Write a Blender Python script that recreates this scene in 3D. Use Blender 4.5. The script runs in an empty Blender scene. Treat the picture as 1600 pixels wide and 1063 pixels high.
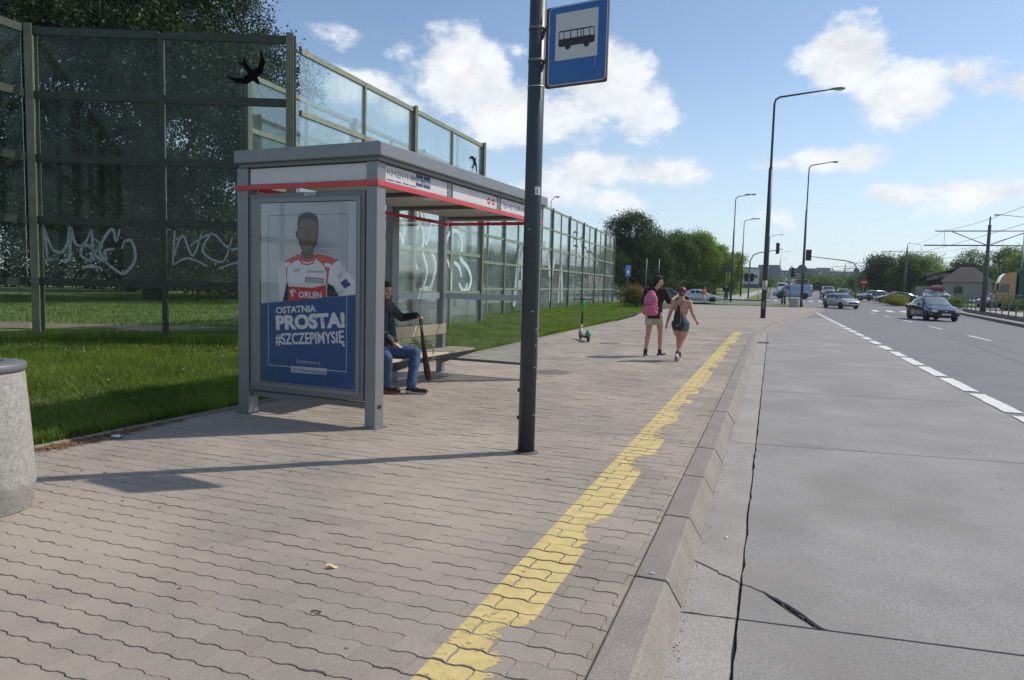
import bpy, bmesh, math, random
import numpy as np
from mathutils import Vector, Matrix, Euler
random.seed(7); rng = np.random.default_rng(7)
S = bpy.context.scene
COL = S.collection
# ---------------------------------------------------------------- camera
EYE = 1.52
cam_d = bpy.data.cameras.new('camera'); cam = bpy.data.objects.new('camera', cam_d); COL.objects.link(cam)
cam_d.sensor_width = 36; cam_d.lens = 24.525; cam_d.clip_start = .05; cam_d.clip_end = 6000
cam.matrix_world = Matrix(((.93684, -.05182, .34590, 0), (.34883, .06619, -.93484, 0), (.02555, .99646, .08009, EYE), (0, 0, 0, 1)))
S.camera = cam
# ---------------------------------------------------------------- sky, sun, exposure
SUN_AZ = math.radians(51.0); SUN_EL = math.radians(47.5)       # azimuth measured from +Y towards +X
W = bpy.data.worlds.new('World'); S.world = W; W.use_nodes = True
def build_world():
    nt = W.node_tree; nt.nodes.clear(); N = nt.nodes.new; L = nt.links.new
    out = N('ShaderNodeOutputWorld'); bg = N('ShaderNodeBackground'); bg.inputs[1].default_value = SKY_STRENGTH
    sky = N('ShaderNodeTexSky'); sky.sky_type = 'NISHITA'; sky.sun_disc = False
    sky.sun_elevation = SUN_EL; sky.sun_rotation = SUN_AZ; sky.altitude = 100; sky.air_density = 1.0; sky.dust_density = .5; sky.ozone_density = 1.5
    def M(op, a, b=None, c=None, clamp=False):
        n = N('ShaderNodeMath'); n.operation = op; n.use_clamp = clamp
        for i, x in enumerate((a, b, c)):
            if x is None: continue
            if isinstance(x, (int, float)): n.inputs[i].default_value = x
            else: L(x, n.inputs[i])
        return n.outputs[0]
    tc = N('ShaderNodeTexCoord'); sep = N('ShaderNodeSeparateXYZ'); L(tc.outputs['Generated'], sep.inputs[0])
    x, y, z = sep.outputs
    az = M('ARCTAN2', x, y); el = M('ARCSINE', z)
    # domain-warped noise in (azimuth, elevation): billowy clouds
    comb = N('ShaderNodeCombineXYZ'); L(az, comb.inputs[0]); L(M('MULTIPLY', el, 1.5), comb.inputs[1])
    def noise(vec, scale, detail, rough, off=0):
        m = N('ShaderNodeMapping'); L(vec, m.inputs[0]); m.inputs['Location'].default_value = (off, off*.7, off*.3)
        n = N('ShaderNodeTexNoise'); n.inputs['Scale'].default_value = scale; n.inputs['Detail'].default_value = detail
        n.inputs['Roughness'].default_value = rough; L(m.outputs[0], n.inputs['Vector']); return n.outputs[0]
    n1 = noise(comb.outputs[0], 11, 9, .62); n2 = noise(comb.outputs[0], 30, 6, .6, 3.1); n3 = noise(comb.outputs[0], 2.4, 3, .5, 8)
    mask = None
    for (a, e, ra, re, k) in CLOUDS:
        dx = M('DIVIDE', M('SUBTRACT', az, math.radians(a)), math.radians(ra))
        dy = M('DIVIDE', M('SUBTRACT', el, math.radians(e)), math.radians(re))
        d = M('SQRT', M('ADD', M('MULTIPLY', dx, dx), M('MULTIPLY', dy, dy)))
        g = M('MULTIPLY', M('SUBTRACT', 1.0, d), k)
        mask = g if mask is None else M('SMOOTH_MAX', mask, g, .25)
    # beyond the clouds seen in the picture the same broken cumulus goes on
    away = M('MULTIPLY', M('SUBTRACT', n3, .55), 3.0)
    outside = M('GREATER_THAN', M('ABSOLUTE', M('ADD', az, math.radians(20.5))), math.radians(48))
    away = M('SUBTRACT', away, M('MULTIPLY', M('SUBTRACT', 1.0, outside), 3.0))
    mask = M('MAXIMUM', mask, away)
    dens = M('ADD', M('ADD', mask, M('MULTIPLY', M('SUBTRACT', n1, .5), 2.7)), M('MULTIPLY', M('SUBTRACT', n2, .5), .7))
    mr = N('ShaderNodeMapRange'); mr.interpolation_type = 'SMOOTHSTEP'; L(dens, mr.inputs[0])
    mr.inputs[1].default_value = -.08; mr.inputs[2].default_value = .62; mr.inputs[3].default_value = 0; mr.inputs[4].default_value = .97
    thick = N('ShaderNodeMapRange'); L(dens, thick.inputs[0]); thick.inputs[1].default_value = .7; thick.inputs[2].default_value = 2.0
    thick.inputs[3].default_value = 0; thick.inputs[4].default_value = 1
    low = N('ShaderNodeMapRange'); L(el, low.inputs[0]); low.inputs[1].default_value = 0; low.inputs[2].default_value = .35
    ccol = N('ShaderNodeMix'); ccol.data_type = 'RGBA'; L(thick.outputs[0], ccol.inputs[0])
    ccol.inputs[6].default_value = (CL*.93, CL*.97, CL*1.02, 1); ccol.inputs[7].default_value = (CL*1.06, CL*1.05, CL*1.04, 1)
    # grey undersides: thick parts sampled with a vertical shift
    comb2 = N('ShaderNodeCombineXYZ'); L(az, comb2.inputs[0]); L(M('MULTIPLY', M('ADD', el, .035), 1.5), comb2.inputs[1])
    n4 = noise(comb2.outputs[0], 11, 5, .6)
    sh = N('ShaderNodeMapRange'); L(M('SUBTRACT', n4, n1), sh.inputs[0]); sh.inputs[1].default_value = -.12; sh.inputs[2].default_value = .16
    sh.inputs[3].default_value = 1.04; sh.inputs[4].default_value = .84
    cs = N('ShaderNodeVectorMath'); cs.operation = 'SCALE'; L(ccol.outputs[2], cs.inputs[0]); L(sh.outputs[0], cs.inputs[3])
    # pale veil towards the horizon
    veil = N('ShaderNodeMapRange'); veil.interpolation_type = 'SMOOTHERSTEP'; L(el, veil.inputs[0]); veil.inputs[1].default_value = -.02; veil.inputs[2].default_value = .36
    veil.inputs[3].default_value = .62; veil.inputs[4].default_value = 0
    mv = N('ShaderNodeMix'); mv.data_type = 'RGBA'; L(veil.outputs[0], mv.inputs[0]); L(sky.outputs[0], mv.inputs[6]); mv.inputs[7].default_value = (CL*.66, CL*.82, CL*.98, 1)
    mx = N('ShaderNodeMix'); mx.data_type = 'RGBA'; L(mr.outputs[0], mx.inputs[0]); L(mv.outputs[2], mx.inputs[6]); L(cs.outputs[0], mx.inputs[7])
    L(mx.outputs[2], bg.inputs[0]); L(bg.outputs[0], out.inputs[0])
SKY_STRENGTH = .14
CL = 7.0
CLOUDS = [(-24.8,16.2,4.4,3.8,1.7),(-20.5,13.4,5.4,2.8,1.6),(-13,15.9,4.6,3.4,1.6),(-10.8,14,3.2,2.8,1.1),(-17,13,5,2.2,1.0),(-32.5,14.6,3.6,1.6,.95),(-29.5,13.2,3,1.4,.8),(-33.5,18.6,2.8,1.2,.45),(-29,17.8,1.6,.9,.4),
          (4,16.4,3.6,2.7,1.5),(7.8,13.9,3.8,2.4,1.45),(11,14.6,3,1.0,.8),(16,13.6,6,1.3,1.0),(-20.5,18,.9,.6,.35),
          (4,9.6,3.6,1.2,1.25),(0,9.5,2,.6,.6),(-14,9.3,5,1.6,1.2),(-9,9,4,1.3,1.1),(-17,7.8,4,1.7,1.0),(-12,7,5,1.0,.5),(8.3,7.0,3,.9,1.0),(12.5,6.9,4,1.3,1.2),(17,6.6,4,1.2,.7),(-2,5.5,6,.8,.25),(-42,22,5,2,.3),(2,14.4,.8,.4,.3)]
build_world()
sd = bpy.data.lights.new('sun', 'SUN'); sd.energy = 3.7; sd.angle = math.radians(.55); sd.color = (1, .935, .84)
sun = bpy.data.objects.new('sun', sd); COL.objects.link(sun)
_d = Vector((math.sin(SUN_AZ)*math.cos(SUN_EL), math.cos(SUN_AZ)*math.cos(SUN_EL), math.sin(SUN_EL)))
sun.rotation_euler = _d.to_track_quat('Z', 'Y').to_euler(); sun.location = (30, 20, 40)
vs = S.view_settings; vs.view_transform = 'Standard'; vs.look = 'None'; vs.gamma = 1; vs.use_curve_mapping = False; vs.exposure = 0
S.cycles.transparent_max_bounces = 24; S.cycles.max_bounces = 8
# ---------------------------------------------------------------- helpers
def ob(name, data, parent=None, loc=(0,0,0), rz=0):
    o = bpy.data.objects.new(name, data); COL.objects.link(o); o.location = loc
    if rz: o.rotation_euler = (0, 0, rz)
    if parent is not None: o.parent = parent
    return o
def tag(o, label=None, cat=None, group=None, kind=None):
    if label: o['label'] = label
    if cat: o['category'] = cat
    if group: o['group'] = group
    if kind: o['kind'] = kind
    return o
def thing(name, label, cat, loc=(0,0,0), rz=0, group=None):
    return tag(ob(name, None, None, loc, rz), label, cat, group)
def copy_tree(o, parent=None):
    c = o.copy(); COL.objects.link(c)
    if parent is not None: c.parent = parent
    for ch in list(o.children): copy_tree(ch, c)
    return c
def fast_mesh(name, V, F, mat=None, smooth=False):
    """V (n,3) array, F (m,k) array with k = 3 or 4"""
    V = np.ascontiguousarray(V, dtype=np.float32); F = np.ascontiguousarray(F, dtype=np.int32)
    me = bpy.data.meshes.new(name); k = F.shape[1]; m = F.shape[0]
    me.vertices.add(len(V)); me.vertices.foreach_set('co', V.ravel())
    me.loops.add(m*k); me.loops.foreach_set('vertex_index', F.ravel())
    me.polygons.add(m); me.polygons.foreach_set('loop_start', np.arange(0, m*k, k, dtype=np.int32))
    if smooth: me.polygons.foreach_set('use_smooth', np.ones(m, dtype=bool))
    me.update(calc_edges=True)
    if mat: me.materials.append(mat)
    return me
class MB:
    def __init__(s): s.v = []; s.f = []; s.sm = []
    def add(s, vs, fs, smooth=False):
        b = len(s.v); s.v += [tuple(p) for p in vs]; s.f += [tuple(i+b for i in f) for f in fs]; s.sm += [smooth]*len(fs); return s
    def box(s, x0, x1, y0, y1, z0, z1, T=None):
        vs = [(x0,y0,z0),(x1,y0,z0),(x1,y1,z0),(x0,y1,z0),(x0,y0,z1),(x1,y0,z1),(x1,y1,z1),(x0,y1,z1)]
        if T is not None: vs = [tuple(T @ Vector(p)) for p in vs]
        return s.add(vs, [(0,3,2,1),(4,5,6,7),(0,1,5,4),(1,2,6,5),(2,3,7,6),(3,0,4,7)])
    def tube(s, pts, r, n=10, caps=True, smooth=True):
        pts = [Vector(p) for p in pts]; rs = r if isinstance(r, (list, tuple)) else [r]*len(pts)
        vs = []; up = None
        for i, p in enumerate(pts):
            d = (pts[min(i+1, len(pts)-1)] - pts[max(i-1, 0)]).normalized()
            if up is None: up = Vector((0,0,1)) if abs(d.z) < .9 else Vector((1,0,0))
            a = d.cross(up)
            if a.length < 1e-4: a = d.cross(Vector((0,1,0)))
            a.normalize(); b = a.cross(d).normalized(); up = b
            for k in range(n):
                t = 2*math.pi*k/n; vs.append(p + a*(math.cos(t)*rs[i]) + b*(math.sin(t)*rs[i]))
        fs = [(i*n+k, i*n+(k+1)%n, (i+1)*n+(k+1)%n, (i+1)*n+k) for i in range(len(pts)-1) for k in range(n)]
        s.add(vs, fs, smooth)
        if caps:
            b = len(s.v)-len(vs); s.f.append(tuple(b+k for k in range(n))[::-1]); s.f.append(tuple(b+(len(pts)-1)*n+k for k in range(n))); s.sm += [False, False]
        return s
    def lathe(s, prof, c=(0,0,0), n=24, smooth=True, T=None):
        vs = [(c[0]+r*math.cos(2*math.pi*k/n), c[1]+r*math.sin(2*math.pi*k/n), c[2]+z) for r, z in prof for k in range(n)]
        if T is not None: vs = [tuple(T @ Vector(p)) for p in vs]
        fs = [(i*n+k, i*n+(k+1)%n, (i+1)*n+(k+1)%n, (i+1)*n+k) for i in range(len(prof)-1) for k in range(n)]
        s.add(vs, fs, smooth); b = len(s.v)-len(vs)
        if prof[0][0] > 1e-6: s.f.append(tuple(b+k for k in range(n))[::-1]); s.sm.append(False)
        if prof[-1][0] > 1e-6: s.f.append(tuple(b+(len(prof)-1)*n+k for k in range(n))); s.sm.append(False)
        return s
    def prism(s, poly, T, d):
        """2-D polygon (x,y) -> T @ (x,y,0..d)"""
        n = len(poly); vs = [T @ Vector((p[0], p[1], 0)) for p in poly] + [T @ Vector((p[0], p[1], d)) for p in poly]
        fs = [tuple(range(n))[::-1], tuple(range(n, 2*n))] + [(i, (i+1)%n, n+(i+1)%n, n+i) for i in range(n)]
        return s.add(vs, fs)
    def build(s, name, mat, parent=None, loc=(0,0,0), rz=0, bevel=0):
        me = bpy.data.meshes.new(name); me.from_pydata(s.v, [], s.f); me.polygons.foreach_set('use_smooth', s.sm); me.update()
        if mat: me.materials.append(mat)
        o = ob(name, me, parent, loc, rz)
        if bevel:
            m = o.modifiers.new('bevel', 'BEVEL'); m.width = bevel; m.segments = 2; m.limit_method = 'ANGLE'; m.harden_normals = False
        return o
def bx(name, mat, parent, x0, x1, y0, y1, z0, z1, bevel=0, T=None): return MB().box(x0,x1,y0,y1,z0,z1,T).build(name, mat, parent, bevel=bevel)
def pipe(name, mat, parent, pts, r, n=10): return MB().tube(pts, r, n).build(name, mat, parent)
def evald(o):
    dg = bpy.context.evaluated_depsgraph_get(); dg.update()
    return bpy.data.meshes.new_from_object(o.evaluated_get(dg))
FONTC = {}
def text(name, s, mat, parent, T, size=.1, sx=1, bold=0, ext=.0006, align='CENTER', width=None):
    cu = bpy.data.curves.new('lettering', 'FONT'); cu.body = s; cu.size = size; cu.offset = bold; cu.extrude = ext; cu.align_x = align; cu.resolution_u = 3
    o = bpy.data.objects.new('tmp', cu); COL.objects.link(o); me = evald(o); COL.objects.unlink(o); bpy.data.objects.remove(o)
    if width:
        xs = [v.co.x for v in me.vertices]; sx = width/(max(xs)-min(xs)) if xs else 1
    me.transform(T @ Matrix.Diagonal((sx, 1, 1, 1))); me.name = name
    me.materials.clear(); me.materials.append(mat)
    return ob(name, me, parent)
def gz(y): return max(0.0, .012*(min(y, 350)-72))
# ---------------------------------------------------------------- materials
MATS = {}
def mat(name, col, rough=.6, metal=0, var=.0, vscale=6, bump=0, bscale=60, spec=.5, world=False, coat=0, rnd=0, var2=None, detail=6, grain=None):
    if name in MATS: return MATS[name]
    m = bpy.data.materials.new(name); m.use_nodes = True; nt = m.node_tree; N = nt.nodes.new; L = nt.links.new
    b = nt.nodes['Principled BSDF']; b.inputs['Roughness'].default_value = rough; b.inputs['Metallic'].default_value = metal
    b.inputs['Specular IOR Level'].default_value = spec; b.inputs['Coat Weight'].default_value = coat; b.inputs['Coat Roughness'].default_value = .04
    b.inputs['Base Color'].default_value = (*col, 1)
    if var or bump or rnd:
        if world: vec = N('ShaderNodeNewGeometry').outputs['Position']
        else: vec = N('ShaderNodeTexCoord').outputs['Object']
        cur = None
        def noise(sc, dt=detail):
            n = N('ShaderNodeTexNoise'); n.inputs['Scale'].default_value = sc; n.inputs['Detail'].default_value = dt; n.inputs['Roughness'].default_value = .62; L(vec, n.inputs['Vector']); return n.outputs[0]
        fac = None
        if var:
            mr = N('ShaderNodeMapRange'); L(noise(vscale), mr.inputs[0]); mr.inputs[1].default_value = .28; mr.inputs[2].default_value = .72
            mr.inputs[3].default_value = 1-var; mr.inputs[4].default_value = 1+var; fac = mr.outputs[0]
        if bump and var:
            mr = N('ShaderNodeMapRange'); L(noise(bscale, 7), mr.inputs[0]); gr = var*.8 if grain is None else grain; e_ = .2 if grain is None else .09; mr.inputs[1].default_value = .5-e_; mr.inputs[2].default_value = .5+e_
            mr.inputs[3].default_value = 1-gr; mr.inputs[4].default_value = 1+gr
            x = N('ShaderNodeMath'); x.operation = 'MULTIPLY'; L(fac, x.inputs[0]); L(mr.outputs[0], x.inputs[1]); fac = x.outputs[0]
        if rnd:
            oi = N('ShaderNodeObjectInfo'); ge = N('ShaderNodeNewGeometry'); a = N('ShaderNodeMath'); a.operation = 'ADD'; L(oi.outputs['Random'], a.inputs[0]); L(ge.outputs['Random Per Island'], a.inputs[1])
            fr = N('ShaderNodeMath'); fr.operation = 'FRACT'; L(a.outputs[0], fr.inputs[0])
            mr = N('ShaderNodeMapRange'); L(fr.outputs[0], mr.inputs[0]); mr.inputs[3].default_value = 1-rnd; mr.inputs[4].default_value = 1+rnd
            if fac is None: fac = mr.outputs[0]
            else:
                x = N('ShaderNodeMath'); x.operation = 'MULTIPLY'; L(fac, x.inputs[0]); L(mr.outputs[0], x.inputs[1]); fac = x.outputs[0]
        if fac is not None:
            sc = N('ShaderNodeVectorMath'); sc.operation = 'SCALE'; sc.inputs[0].default_value = col; L(fac, sc.inputs[3]); src = sc.outputs[0]
            if var2:
                mx = N('ShaderNodeMix'); mx.data_type = 'RGBA'; mr = N('ShaderNodeMapRange'); L(noise(var2[1]), mr.inputs[0]); mr.inputs[1].default_value = .45; mr.inputs[2].default_value = .62; mr.inputs[4].default_value = var2[2]
                L(mr.outputs[0], mx.inputs[0]); L(src, mx.inputs[6]); mx.inputs[7].default_value = (*var2[0], 1); src = mx.outputs[2]
            L(src, b.inputs['Base Color'])
        if bump:
            bp = N('ShaderNodeBump'); bp.inputs['Strength'].default_value = 1; bp.inputs['Distance'].default_value = bump; L(noise(bscale, 6), bp.inputs['Height']); L(bp.outputs[0], b.inputs['Normal'])
    MATS[name] = m; return m
def glassy(name, tint, haze, hazecol, refl=.08, streak=6, amt=.5):
    """dirty sheet: see-through + milky film + gloss"""
    m = bpy.data.materials.new(name); m.use_nodes = True; nt = m.node_tree; nt.nodes.clear(); N = nt.nodes.new; L = nt.links.new
    out = N('ShaderNodeOutputMaterial'); tr = N('ShaderNodeBsdfTransparent'); tr.inputs[0].default_value = (*tint, 1)
    df = N('ShaderNodeBsdfDiffuse'); df.inputs[0].default_value = (*hazecol, 1); tl = N('ShaderNodeBsdfTranslucent'); tl.inputs[0].default_value = (*hazecol, 1)
    ad = N('ShaderNodeMixShader'); ad.inputs[0].default_value = .5; L(df.outputs[0], ad.inputs[1]); L(tl.outputs[0], ad.inputs[2])
    gl = N('ShaderNodeBsdfGlossy'); gl.inputs[1].default_value = .03; gl.inputs[0].default_value = (1,1,1,1)
    tc = N('ShaderNodeNewGeometry'); mp = N('ShaderNodeMapping'); mp.inputs['Scale'].default_value = (1,1,.3); L(tc.outputs['Position'], mp.inputs[0])
    n = N('ShaderNodeTexNoise'); n.inputs['Scale'].default_value = streak; n.inputs['Detail'].default_value = 6; L(mp.outputs[0], n.inputs['Vector'])
    n2 = N('ShaderNodeTexNoise'); n2.inputs['Scale'].default_value = 1.1; n2.inputs['Detail'].default_value = 2; L(tc.outputs['Position'], n2.inputs['Vector'])
    av = N('ShaderNodeMath'); av.operation = 'ADD'; L(n.outputs[0], av.inputs[0]); L(n2.outputs[0], av.inputs[1])
    mr = N('ShaderNodeMapRange'); L(av.outputs[0], mr.inputs[0]); mr.inputs[1].default_value = .7; mr.inputs[2].default_value = 1.3; mr.inputs[3].default_value = haze*(1-amt); mr.inputs[4].default_value = haze*(1+amt)
    m1 = N('ShaderNodeMixShader'); L(mr.outputs[0], m1.inputs[0]); L(tr.outputs[0], m1.inputs[1]); L(ad.outputs[0], m1.inputs[2])
    fr = N('ShaderNodeFresnel'); fr.inputs[0].default_value = 1.4
    fm = N('ShaderNodeMath'); fm.operation = 'MULTIPLY'; fm.inputs[1].default_value = refl/.03; fm.use_clamp = True; L(fr.outputs[0], fm.inputs[0])
    m2 = N('ShaderNodeMixShader'); L(fm.outputs[0], m2.inputs[0]); L(m1.outputs[0], m2.inputs[1]); L(gl.outputs[0], m2.inputs[2]); L(m2.outputs[0], out.inputs[0])
    MATS[name] = m; return m
def leafmat(name, dark, light, trans=.35):
    m = bpy.data.materials.new(name); m.use_nodes = True; nt = m.node_tree; nt.nodes.clear(); N = nt.nodes.new; L = nt.links.new
    out = N('ShaderNodeOutputMaterial'); ge = N('ShaderNodeNewGeometry'); n = N('ShaderNodeTexNoise'); n.inputs['Scale'].default_value = .9; n.inputs['Detail'].default_value = 3; L(ge.outputs['Position'], n.inputs['Vector'])
    a = N('ShaderNodeMath'); a.operation = 'MULTIPLY_ADD'; L(ge.outputs['Random Per Island'], a.inputs[0]); a.inputs[1].default_value = .6; 
    mr = N('ShaderNodeMapRange'); L(n.outputs[0], mr.inputs[0]); mr.inputs[1].default_value = .3; mr.inputs[2].default_value = .7; mr.inputs[3].default_value = -.1; mr.inputs[4].default_value = .5; L(mr.outputs[0], a.inputs[2])
    mx = N('ShaderNodeMix'); mx.data_type = 'RGBA'; L(a.outputs[0], mx.inputs[0]); mx.inputs[6].default_value = (*dark,1); mx.inputs[7].default_value = (*light,1)
    df = N('ShaderNodeBsdfPrincipled'); df.inputs['Roughness'].default_value = .55; df.inputs['Specular IOR Level'].default_value = .35; L(mx.outputs[2], df.inputs['Base Color'])
    tl = N('ShaderNodeBsdfTranslucent'); g = N('ShaderNodeVectorMath'); g.operation = 'MULTIPLY'; L(mx.outputs[2], g.inputs[0]); g.inputs[1].default_value = (1.5,1.7,.6); L(g.outputs[0], tl.inputs[0])
    ms = N('ShaderNodeMixShader'); ms.inputs[0].default_value = trans; L(df.outputs[0], ms.inputs[1]); L(tl.outputs[0], ms.inputs[2]); L(ms.outputs[0], out.inputs[0])
    MATS[name] = m; return m
# ================================================================ materials in use
PAVER = mat('paver_concrete', (.285,.243,.203), .85, var=.15, vscale=1.3, bump=.0016, bscale=120, world=True, rnd=.07, grain=.13, var2=((.40,.335,.265), .6, .75))
PAVFAR = mat('paver_far', (.29,.25,.212), .85, var=.10, vscale=.9, world=True)
JOINT = mat('joint_sand', (.15,.125,.098), .95, var=.4, vscale=6, world=True)
KERB = mat('kerb_concrete', (.240,.212,.184), .85, var=.16, vscale=3, grain=.20, bump=.002, bscale=85, world=True, rnd=.05)
GUTTER = mat('gutter_concrete', (.30,.275,.25), .85, var=.15, vscale=2.2, grain=.18, bump=.002, bscale=85, world=True, rnd=.05)
SLAB = mat('bay_concrete', (.255,.240,.224), .8, var=.2, vscale=1.1, bump=.0025, bscale=85, world=True, rnd=.035, grain=.20, var2=((.215,.20,.18), .45, .7))
ASPH = mat('asphalt', (.165,.163,.168), .85, grain=.22, var=.13, vscale=.8, bump=.002, bscale=150, world=True)
DARK = mat('joint_dirt', (.018,.016,.014), .95, var=.3, vscale=20, world=True)
CRUMB = mat('broken_concrete', (.13,.11,.095), .95, var=.4, vscale=40, bump=.003, bscale=90, world=True)
SOIL = mat('soil', (.05,.068,.02), .95, var=.35, vscale=3, world=True, var2=((.13,.105,.07), .8, .35))
LAWNFAR = mat('far_grass', (.115,.165,.042), .95, var=.3, vscale=.35, world=True, var2=((.12,.13,.05), .15, .5))
TERR = mat('terrain_green', (.07,.095,.04), .95, var=.3, vscale=.05, world=True)
WHITE_PAINT = mat('road_white', (.66,.65,.62), .7, var=.16, vscale=14, world=True)
def yellow_mat():
    m = bpy.data.materials.new('yellow_paint'); m.use_nodes = True; nt = m.node_tree; N = nt.nodes.new; L = nt.links.new
    b = nt.nodes['Principled BSDF']; b.inputs['Roughness'].default_value = .65
    ge = N('ShaderNodeNewGeometry'); sp = N('ShaderNodeSeparateXYZ'); L(ge.outputs['Position'], sp.inputs[0])
    n = N('ShaderNodeTexNoise'); n.inputs['Scale'].default_value = 11; n.inputs['Detail'].default_value = 8; n.inputs['Roughness'].default_value = .7; L(ge.outputs['Position'], n.inputs['Vector'])
    n2 = N('ShaderNodeTexNoise'); n2.inputs['Scale'].default_value = 1.35; n2.inputs['Detail'].default_value = 1; L(ge.outputs['Position'], n2.inputs['Vector'])
    mr = N('ShaderNodeMapRange'); L(n.outputs[0], mr.inputs[0]); mr.inputs[1].default_value = .3; mr.inputs[2].default_value = .7; mr.inputs[3].default_value = .78; mr.inputs[4].default_value = 1.1
    sc = N('ShaderNodeVectorMath'); sc.operation = 'SCALE'; sc.inputs[0].default_value = (.62,.48,.19); L(mr.outputs[0], sc.inputs[3]); L(sc.outputs[0], b.inputs['Base Color'])
    # wear: flakes away from the kerb side inwards, more in some stretches
    x = N('ShaderNodeMapRange'); L(sp.outputs[0], x.inputs[0]); x.inputs[1].default_value = -1.22; x.inputs[2].default_value = -.93; x.inputs[3].default_value = -.35; x.inputs[4].default_value = .10
    y = N('ShaderNodeMapRange'); L(n2.outputs[0], y.inputs[0]); y.inputs[1].default_value = .35; y.inputs[2].default_value = .65; y.inputs[3].default_value = -.20; y.inputs[4].default_value = .20
    a = N('ShaderNodeMath'); a.operation = 'ADD'; L(x.outputs[0], a.inputs[0]); L(y.outputs[0], a.inputs[1])
    a2 = N('ShaderNodeMath'); a2.operation = 'MULTIPLY_ADD'; L(n.outputs[0], a2.inputs[0]); a2.inputs[1].default_value = .6; L(a.outputs[0], a2.inputs[2])
    g = N('ShaderNodeMath'); g.operation = 'LESS_THAN'; L(a2.outputs[0], g.inputs[0]); g.inputs[1].default_value = .405
    n3 = N('ShaderNodeTexNoise'); n3.inputs['Scale'].default_value = 26; n3.inputs['Detail'].default_value = 6; n3.inputs['Roughness'].default_value = .75; L(ge.outputs['Position'], n3.inputs['Vector'])
    h_ = N('ShaderNodeMath'); h_.operation = 'MULTIPLY_ADD'; L(y.outputs[0], h_.inputs[0]); h_.inputs[1].default_value = .28; L(n3.outputs[0], h_.inputs[2])
    g3 = N('ShaderNodeMath'); g3.operation = 'LESS_THAN'; L(h_.outputs[0], g3.inputs[0]); g3.inputs[1].default_value = .645
    gm = N('ShaderNodeMath'); gm.operation = 'MULTIPLY'; L(g.outputs[0], gm.inputs[0]); L(g3.outputs[0], gm.inputs[1]); g = gm
    tr = N('ShaderNodeBsdfTransparent'); ms = N('ShaderNodeMixShader'); L(g.outputs[0], ms.inputs[0]); L(tr.outputs[0], ms.inputs[1]); L(b.outputs[0], ms.inputs[2])
    L(ms.outputs[0], nt.nodes['Material Output'].inputs['Surface']); return m
YELLOW = yellow_mat()
# ================================================================ ground sheets
def sheet(name, poly, z, m, kind='structure', parent=None):
    """flat polygon whose far part climbs with the terrain; poly convex, split at y = 72"""
    def clip(P, keep):
        lo_, hi_ = keep
        for c, sg in ((lo_, 1), (hi_, -1)):
            R = []
            for i in range(len(P)):
                a, b = P[i], P[(i+1) % len(P)]; ka, kb = (a[1]-c)*sg >= 0, (b[1]-c)*sg >= 0
                if ka: R.append(a)
                if ka != kb:
                    t = (c-a[1])/(b[1]-a[1]); R.append((a[0]+t*(b[0]-a[0]), c))
            P = R
        return P
    mb = MB()
    for keep in ((-1e4, 72), (72, 350), (350, 1e4)):
        Q = clip(poly, keep)
        if len(Q) >= 3: mb.add([(x, y, z+gz(y)) for x, y in Q], [tuple(range(len(Q)))])
    o = mb.build(name, m, parent)
    me = o.data; me.flip_normals() if me.polygons[0].normal.z < 0 else None
    return tag(o, kind=kind)
sheet('terrain', [(-1500,-200),(1500,-200),(1500,3000),(-1500,3000)], -.24, TERR)
road = sheet('road', [(3.165,-8),(60,-8),(60,46.9),(3.165,46.9)], -.124, ASPH)
sheet('road', [(-.4,46.9),(60,46.9),(60,900),(-.4,900)], -.124, ASPH)
sheet('cross_street', [(-90,80),(-.4,80),(-.4,94),(-90,94)], -.122, ASPH)
sheet('bus_bay_base', [(-.62,-6),(3.16,-6),(3.16,48),(-.62,48)], -.137, DARK)
sheet('pavement_base', [(-6.2,-3),(-.56,-3),(-.56,30),(-6.2,30)], -.0065, JOINT)
# the pavement beyond the paver joints one can tell apart
def far_pavement():
    L_ = [(-6.29,24.6),(-6.31,26.6),(-6.33,28.6),(-6.35,30),(-6.7,36.5),(-7.2,41),(-7.6,46),(-8.6,60),(-9.2,68)]
    R_ = [(-.6,24.6),(-.55,26.6),(-.42,28.6),(-.29,30),(.3,36.5),(.9,41),(1.55,46),(3.3,60),(4.15,68)]
    mb = MB()
    zf = lambda y: -.004 if y < 29.9 else .001
    n = len(L_); mb.add([(x,y,zf(y)) for x,y in L_]+[(x,y,zf(y)) for x,y in R_], [(i, n+i, n+i+1, i+1) for i in range(n-1)])
    mb.add([(-9.2,68,0),(4.15,68,0),(4.4,71.9,0),(-2.5,71.9,0)], [(0,1,2,3)])
    return tag(mb.build('far_pavement', PAVFAR), kind='structure')
far_pavement()
# ================================================================ pavers
PL, PW = .2550, .1283                # length along the row, row depth
def wave(t):                         # trapezoid ripple of the long joint, period PL/2
    q = (t/(PL/2)) % 1.0; a = .0062
    if q < .30: return -a
    if q < .50: return -a + 2*a*(q-.30)/.20
    if q < .80: return a
    return a - 2*a*(q-.80)/.20
BP = [0, .30, .50, .80, 1.0, 1.30, 1.50, 1.80, 2.0]
def paver_outline(x0, y0):
    g_ = .0018; lo = []; hi = []
    xs = [x0 + b*PL/2 for b in BP]
    lo = [(x, y0+wave(x)+g_) for x in xs]; hi = [(x, y0+PW+wave(x)-g_) for x in xs]
    ge = .0007; lo[0] = (lo[0][0]+ge, lo[0][1]); hi[0] = (hi[0][0]+ge, hi[0][1]); lo[-1] = (lo[-1][0]-ge, lo[-1][1]); hi[-1] = (hi[-1][0]-ge, hi[-1][1])
    s = .004
    left = [(x0+ge+s, y0+PW*.66), (x0+ge-s, y0+PW*.34)]
    right = [(x0+PL-ge-s, y0+PW*.34), (x0+PL-ge+s, y0+PW*.66)]
    return lo + right + hi[::-1] + left
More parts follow.
